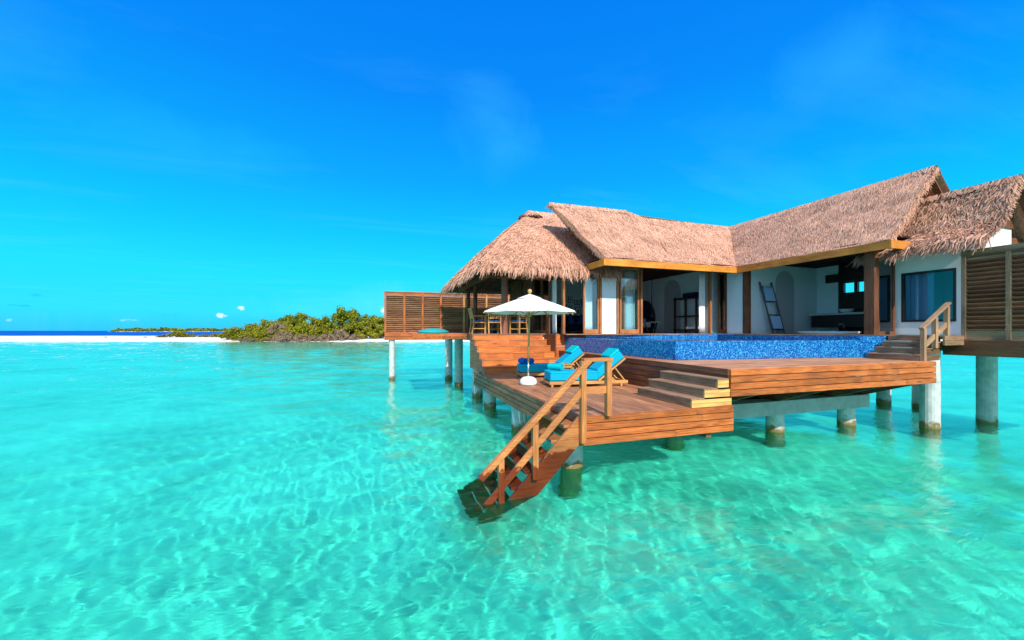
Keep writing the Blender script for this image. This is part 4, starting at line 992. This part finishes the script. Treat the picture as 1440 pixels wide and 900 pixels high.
mb = MB().box(12.76, 13.08, 13.8, 14.3, F + .183, F + .30); tag(mb.build('folded_towel', M_linen, bevel=.03), 'folded pale towel on the lowest board of the bedroom shelf rack', 'towel')
# pictures in the sitting room
pic = [(8.75, 4.05, .24, .30), (9.12, 3.92, .30, .24), (8.68, 3.70, .30, .22), (8.80, 3.42, .20, .18), (9.16, 3.48, .30, .42), (9.42, 3.9, .16, .4)]
labs = ['small upright black framed photo, uppermost of the wall cluster', 'wide dark framed photo right of the uppermost picture', 'wide black framed photo below the uppermost picture', 'smallest framed photo at the bottom left of the wall cluster', 'large upright framed photo at the bottom right of the wall cluster', 'narrow framed photo at the far right of the wall cluster']
for (x, z, w, h), lb in zip(pic, labs):
    fr = thing('picture_frame', lb, 'picture', (x, 17.48, z), 'framed photos in the sitting room')
    mb = MB().box(x - w / 2, x + w / 2, 17.465, 17.496, z - h / 2, z + h / 2); mb.build('frame', M_black, fr)
    MB().box(x - w / 2 + .03, x + w / 2 - .03, 17.458, 17.464, z - h / 2 + .03, z + h / 2 - .03).build('mat_board', M_linen, fr)
    MB().box(x - w / 4, x + w / 4, 17.452, 17.457, z - h / 4, z + h / 4).build('print', M_print, fr)
sf = thing('sofa', 'navy sofa with pointed cushions against the sitting room wall', 'sofa', (8.8, 16.9, F))
MB().box(8.2, 9.5, 16.5, 17.4, F + .15, F + .42).build('seat', M_navy, sf, bevel=.04)
MB().box(8.2, 9.5, 17.15, 17.42, F + .425, F + .85).build('backrest', M_navy, sf, bevel=.05)
for x in (8.55, 9.1): MB().prism([(-.25, 0), (.25, 0), (.02, .5)], lambda p, t: (x + p[0], t, F + .42 + p[1]), 16.98, 17.1).build('cushion', M_blue, sf, bevel=.03)
for x in (8.25, 9.4): MB().box(x, x + .06, 16.55, 16.61, F + .006, F + .149).build('leg', M_dkwood, sf)
ac = thing('low_armchair', 'low dark wooden armchair in the sitting room beside the navy sofa', 'chair', (7.85, 16.6, F))
for x in (7.6, 8.05):
    for y in (16.3, 16.8): MB().box(x, x + .05, y, y + .05, F + .006, F + .6).build('leg', M_dkwood, ac)
MB().box(7.6, 8.1, 16.3, 16.85, F + .3, F + .4).build('seat', M_navy, ac); MB().box(7.6, 8.1, 16.86, 16.9, F + .42, F + .78).build('backrest', M_dkwood, ac)
# bathroom
ld = thing('towel_ladder', 'dark leaning wooden ladder with pale blue towels by the bathroom wall', 'ladder', (14.4, 11.4, F))
for x, dx in ((14.02, .14), (14.62, .14)): MB().bar((x + dx + .16, 11.38, F + .006), (x, 11.70, F + 2.02), .05, .06).build('rail', M_dkwood, ld)
for t in (.08, .36, .62, .9):
    a = Vector((14.32, 11.38, F)).lerp(Vector((14.02, 11.70, F + 2.02)), t); MB().bar(a, a + Vector((.6, 0, 0)), .04, .04).build('rung', M_dkwood, ld)
for t0, t1, lb in ((.63, .9, 'pale blue towel on the upper rungs of the bathroom ladder'), (.10, .34, 'pale blue towel on the lower rungs of the bathroom ladder')):
    a = Vector((14.38, 11.34, F)).lerp(Vector((14.08, 11.66, F + 2.02)), t0); b = Vector((14.38, 11.34, F)).lerp(Vector((14.08, 11.66, F + 2.02)), t1)
    mb = MB(); d = Vector((.46, 0, 0)); k = Vector((0, -.02, 0)); mb.add([a, a + d, b + d, b, a + k, a + d + k, b + d + k, b + k], [(0, 1, 2, 3), (7, 6, 5, 4), (0, 4, 5, 1), (1, 5, 6, 2), (2, 6, 7, 3), (3, 7, 4, 0)])
    tag(mb.build('hanging_towel', simple('ladder_towel', (.35, .55, .80), .95, .05)), lb, 'towel', 'towels on the bathroom ladder')
tu = thing('bathtub', 'low white sunken bathtub rim at the bathroom opening', 'bathtub', (14.6, 9.6, F))
MB().lathe([(.62, .006), (.66, .05), (.66, .09), (.60, .10), (.55, .09), (.50, .006)], (0, 0, 0), 36).build('rim', M_tub, tu, smooth=True)
tr_ = [o for o in sc.objects if o.name.startswith('rim')][0]; tr_.location = (0, 0, 0); tr_.scale = (.75, 1.5, 1)
tp = thing('tub_faucet', 'small chrome bath faucet standing behind the sunken bathtub', 'faucet', (15.2, 9.6, F))
mb = MB().tube([(15.25, 9.5, F + .006), (15.25, 9.5, F + .30), (15.18, 9.5, F + .36), (15.05, 9.5, F + .34)], .02, 10); mb.build('spout', M_metal, tp, smooth=True)
MB().tube([(15.25, 9.8, F + .006), (15.25, 9.8, F + .16)], .03, 10).build('handle', M_metal, tp, smooth=True)
vn = thing('vanity', 'grey bathroom vanity with a dark front and pale top', 'vanity', (16.8, 10.4, F))
MB().box(16.55, 17.18, 9.35, 11.5, F + .25, F + .72).build('cabinet', M_dkwood, vn); MB().box(16.5, 17.19, 9.3, 11.55, F + .725, F + .8).build('counter', simple('pale_stone', (.5, .5, .5), .4, .4), vn)
MB().lathe([(.05, .0), (.2, .05), (.24, .14), (.22, .14), (.1, .03), (0, .02)], (16.85, 10.4, F + .803), 24).build('basin', M_tub, vn, smooth=True)
# ------------------------------------------------------------------ island vegetation
def leaf_mat(name, tones):
    return thatch_mat(name, tones)
M_leaf = leaf_mat('green_leaf', [(.09, .095, .006), (.18, .185, .012), (.26, .25, .016), (.34, .31, .02)])
M_leaf_y = leaf_mat('yellow_green_leaf', [(.09, .10, .008), (.19, .19, .014), (.28, .255, .018), (.36, .31, .03)])
M_leaf_d = leaf_mat('dark_leaf', [(.06, .08, .006), (.13, .15, .01), (.20, .205, .012), (.27, .255, .02)])
M_dry = leaf_mat('dry_twig', [(.19, .12, .07), (.30, .20, .13), (.40, .28, .20), (.26, .18, .09)])
M_trunk = simple('bark', (.16, .10, .07), .9, .1)
def crown_mesh(seed, rx, rz, nclump, nleaf, ls, flat=.0):
    g = random.Random(seed); mb = MB()
    cl = []
    for _ in range(nclump):
        a = g.uniform(0, 2 * pi); u = g.random() ** .55; z = g.uniform(.12, 1)
        k = (1 - abs(z - .45) ** 1.7 * 1.1); cl.append(Vector((cos(a) * rx * u * k, sin(a) * rx * u * k, z * rz * (1 - .35 * u * g.random()))))
    for c in cl:
        s = g.uniform(.20, .36) * rx
        for _ in range(nleaf):
            d = Vector((g.gauss(0, 1), g.gauss(0, 1), g.gauss(0, .8))).normalized() * s * g.random() ** .4
            p = c + d
            if p.z < .02: continue
            n = (d.normalized() + Vector((g.gauss(0, .5), g.gauss(0, .5), g.gauss(.4, .5)))).normalized()
            t = n.cross(Vector((g.gauss(0, 1), g.gauss(0, 1), g.gauss(0, 1)))).normalized(); b = n.cross(t)
            l = ls * g.uniform(.6, 1.3)
            mb.add([p - t * l * .5, p + b * l * .28, p + t * l * .5, p - b * l * .28], [(0, 1, 2, 3)])
    return mb
def trunks(seed, h, n, rx, r=.09):
    g = random.Random(seed); mb = MB()
    for i in range(n):
        a = g.uniform(0, 2 * pi); k = g.uniform(.1, .5) * rx
        mb.tube([(cos(a) * .25, sin(a) * .25, -.3), (cos(a) * .25 + .1 * cos(a), .3 * sin(a), h * .3), (cos(a) * k, sin(a) * k, h * .75)], [r, r * .7, r * .3], 7)
    return mb
def make_plant(kind, label, cat, grp, seed, rx, rz, ncl, nl, ls, m, ntr, leafname='foliage'):
    e = thing(kind, label, cat, (0, 0, 0), grp)
    crown_mesh(seed, rx, rz, ncl, nl, ls).build(leafname, m, e)
    trunks(seed, rz, ntr, rx, .05 + .02 * rz).build('trunk', M_trunk, e)
    return e
G1, G2, G3 = 'round bushes along the island shore', 'trees on the island', 'dry grey brush at the island waterline'
protos = {
    'bush': make_plant('bush', 'x', 'bush', G1, 1, 2.6, 3.2, 34, 110, .34, M_leaf, 4),
    'ybush': make_plant('bush', 'x', 'bush', G1, 2, 2.4, 2.9, 32, 100, .34, M_leaf_y, 4),
    'tree': make_plant('island_tree', 'x', 'tree', G2, 3, 3.0, 5.6, 44, 110, .40, M_leaf_d, 4),
    'ytree': make_plant('island_tree', 'x', 'tree', G2, 4, 2.6, 4.8, 36, 105, .40, M_leaf_y, 5),
    'dry': make_plant('dry_bush', 'x', 'bush', G3, 5, 2.2, 2.1, 26, 120, .26, M_dry, 6, 'twigs'),
    'bare': make_plant('bare_tree', 'x', 'tree', G2, 6, 2.4, 4.4, 26, 70, .26, M_dry, 7, 'twigs'),
}
first = {k: True for k in protos}
def plant(k, px, Z, sx, sz, lab, rot=None):
    o = protos[k] if first[k] else copy_tree(protos[k]); first[k] = False
    x, y = far(px, Z); o.location = (x, y, .35 if Z > 97 else .02); o.scale = (sx, sx, sz); o.rotation_euler.z = random.uniform(0, 6.28); o['label'] = lab
plant('bush', 322, 97.5, .8, .62, 'low green bush at the left tip of the island thicket')
plant('bush', 340, 96.5, 1.0, .98, 'rounded olive bush second from the left tip of the island thicket')
plant('ybush', 355, 101, 1.1, 1.35, 'olive bush rising just behind the left tip of the thicket')
plant('bush', 366, 95.5, .95, .85, 'low olive bush above the dark bank, left part of the island')
plant('bush', 378, 101, 1.2, 1.42, 'large olive bush left of the bare grey tree on the island')
plant('ybush', 372, 94.6, .75, .70, 'bright low bush hanging over the bank left of the bare tree')
plant('bare', 391, 96.2, .95, 1.12, 'bare grey tree standing among the island bushes')
plant('tree', 402, 103, 1.0, 1.12, 'dark green tree crown behind the bare grey tree')
plant('tree', 418, 103, 1.1, 1.2, 'dark green tree right of the bare grey tree')
plant('ybush', 409, 97, 1.0, 1.35, 'olive bush in front of the dark trees at mid island')
plant('ytree', 442, 103, .95, 1.12, 'yellow green tree at mid island, between two darker trees')
plant('bush', 428, 97, 1.05, 1.35, 'olive bush below the yellow green tree at mid island')
plant('tree', 458, 104, .9, 1.05, 'dark green tree between the yellow green tree and the tallest tree')
plant('ybush', 446, 96, .95, 1.1, 'yellow green bush on the shore below the small dark tree')
plant('ytree', 464, 100, .8, .80, 'bright yellow bushy tree at the left foot of the tallest tree')
plant('tree', 482, 100, 1.15, 1.42, 'tallest dense green tree on the island, left of the slatted fence')
plant('tree', 500, 103, 1.15, 1.36, 'broad green tree just right of the tallest island tree')
plant('ytree', 512, 100, .9, .92, 'yellow green tree over the sand, right of the tallest tree')
plant('ytree', 532, 101, 1.0, 1.10, 'yellow green tree right at the end of the slatted fence')
plant('tree', 548, 104, 1.1, 1.2, 'dark tree half hidden behind the slatted fence')
plant('ytree', 525, 105, .9, 1.22, 'leafy tree behind the yellow trees near the fence')
plant('dry', 348, 94.2, .8, 0.48, 'dry grey brush at the left end of the dark bank')
plant('dry', 361, 94.0, .75, 0.39, 'low dry brush below the olive bush on the dark bank')
plant('dry', 388, 94.0, .8, 0.56, 'dry brush at the foot of the bare grey tree')
plant('dry', 404, 93.8, 1.0, 0.98, 'tall spiky dry brush right of the bare grey tree')
plant('dry', 424, 93.8, 1.05, 0.72, 'broad pinkish dry brush at mid island waterline')
plant('dry', 440, 94.0, .9, 0.64, 'dry brush under the yellow green bush at mid island')
plant('dry', 457, 94.3, .9, 0.74, 'dry grey brush left of the tallest tree at the shore')
plant('dry', 478, 96, 1.25, 1.21, 'large dry grey thicket beneath the tallest tree')
plant('dry', 497, 97, .9, 0.70, 'small dry brush on the sand right of the tallest tree')
plant('bush', 250, 118, .95, .62, 'largest low green shrub alone on the open sandbar')
plant('ybush', 228, 116, .55, .36, 'small low shrub left of the largest shrub on the sandbar')
plant('bush', 266, 120, .85, .38, 'flat green shrub right of the largest shrub on the sandbar')
plant('ybush', 288, 119, .85, .36, 'flat yellowish shrub near the thicket on the sandbar')
plant('bush', 306, 118, .8, .42, 'low shrub beside the left tip of the thicket on the sandbar')
plant('dry', 149, 112, .22, 0.23, 'tiny dry tuft on the bare sandbar, leftmost')
plant('dry', 204, 113, .26, 0.22, 'tiny dry tuft on the sandbar near the small shrubs')
plant('bush', 487, 106, 1.3, 1.0, 'green bush in the gap between the tallest tree and the dry thicket')
plant('ybush', 503, 106, 1.1, .9, 'olive bush behind the small dry brush near the sand')
plant('bush', 328, 104, 1.0, .7, 'low bush tucked behind the left tip of the island thicket')
# dark undercut bank below the thicket
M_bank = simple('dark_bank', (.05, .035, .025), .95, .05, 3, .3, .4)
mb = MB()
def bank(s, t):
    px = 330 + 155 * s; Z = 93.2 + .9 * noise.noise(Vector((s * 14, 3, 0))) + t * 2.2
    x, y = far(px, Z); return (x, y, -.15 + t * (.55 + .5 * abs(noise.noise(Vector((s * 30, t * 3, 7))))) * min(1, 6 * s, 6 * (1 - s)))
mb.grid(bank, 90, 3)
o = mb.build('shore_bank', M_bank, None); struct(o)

# far island on the horizon
g = random.Random(11)
fi = MB(); far_leaf = MB()
for k in range(2600):
    px = 155 + 175 * g.random(); Z = 900 + g.uniform(-12, 40); x, y = far(px, Z)
    hmax = 9.5 * min(1, (px - 153) / 12) * (.75 + .35 * noise.noise(Vector((px * .06, 0, 0))) + .25 * noise.noise(Vector((px * .35, 5, 0)))) + (2.5 if abs(px - 231) < 5 else 0)
    z = g.uniform(.2, 1) * hmax; s = g.uniform(1.2, 2.6)
    a = g.uniform(0, pi); t = Vector((cos(a), sin(a), g.gauss(0, .4))) * s; b = Vector((g.gauss(0, .4), g.gauss(0, .4), 1)) * s * .7; p = Vector((x, y, z))
    far_leaf.add([p - t, p - b, p + t, p + b], [(0, 1, 2, 3)])
o = tag(far_leaf.build('far_island_wood', M_leaf_d), 'low dark wooded island on the horizon at the left', 'wood', kind='stuff')
mb = MB()
def fsand(s, t):
    px = 148 + 190 * s; Z = 890 + 70 * t; x, y = far(px, Z); return (x, y, -.2 + 1.9 * sin(pi * t) * min(1, 8 * s))
mb.grid(fsand, 30, 4); struct(mb.build('far_island_beach', sandbar.data.materials[0]))
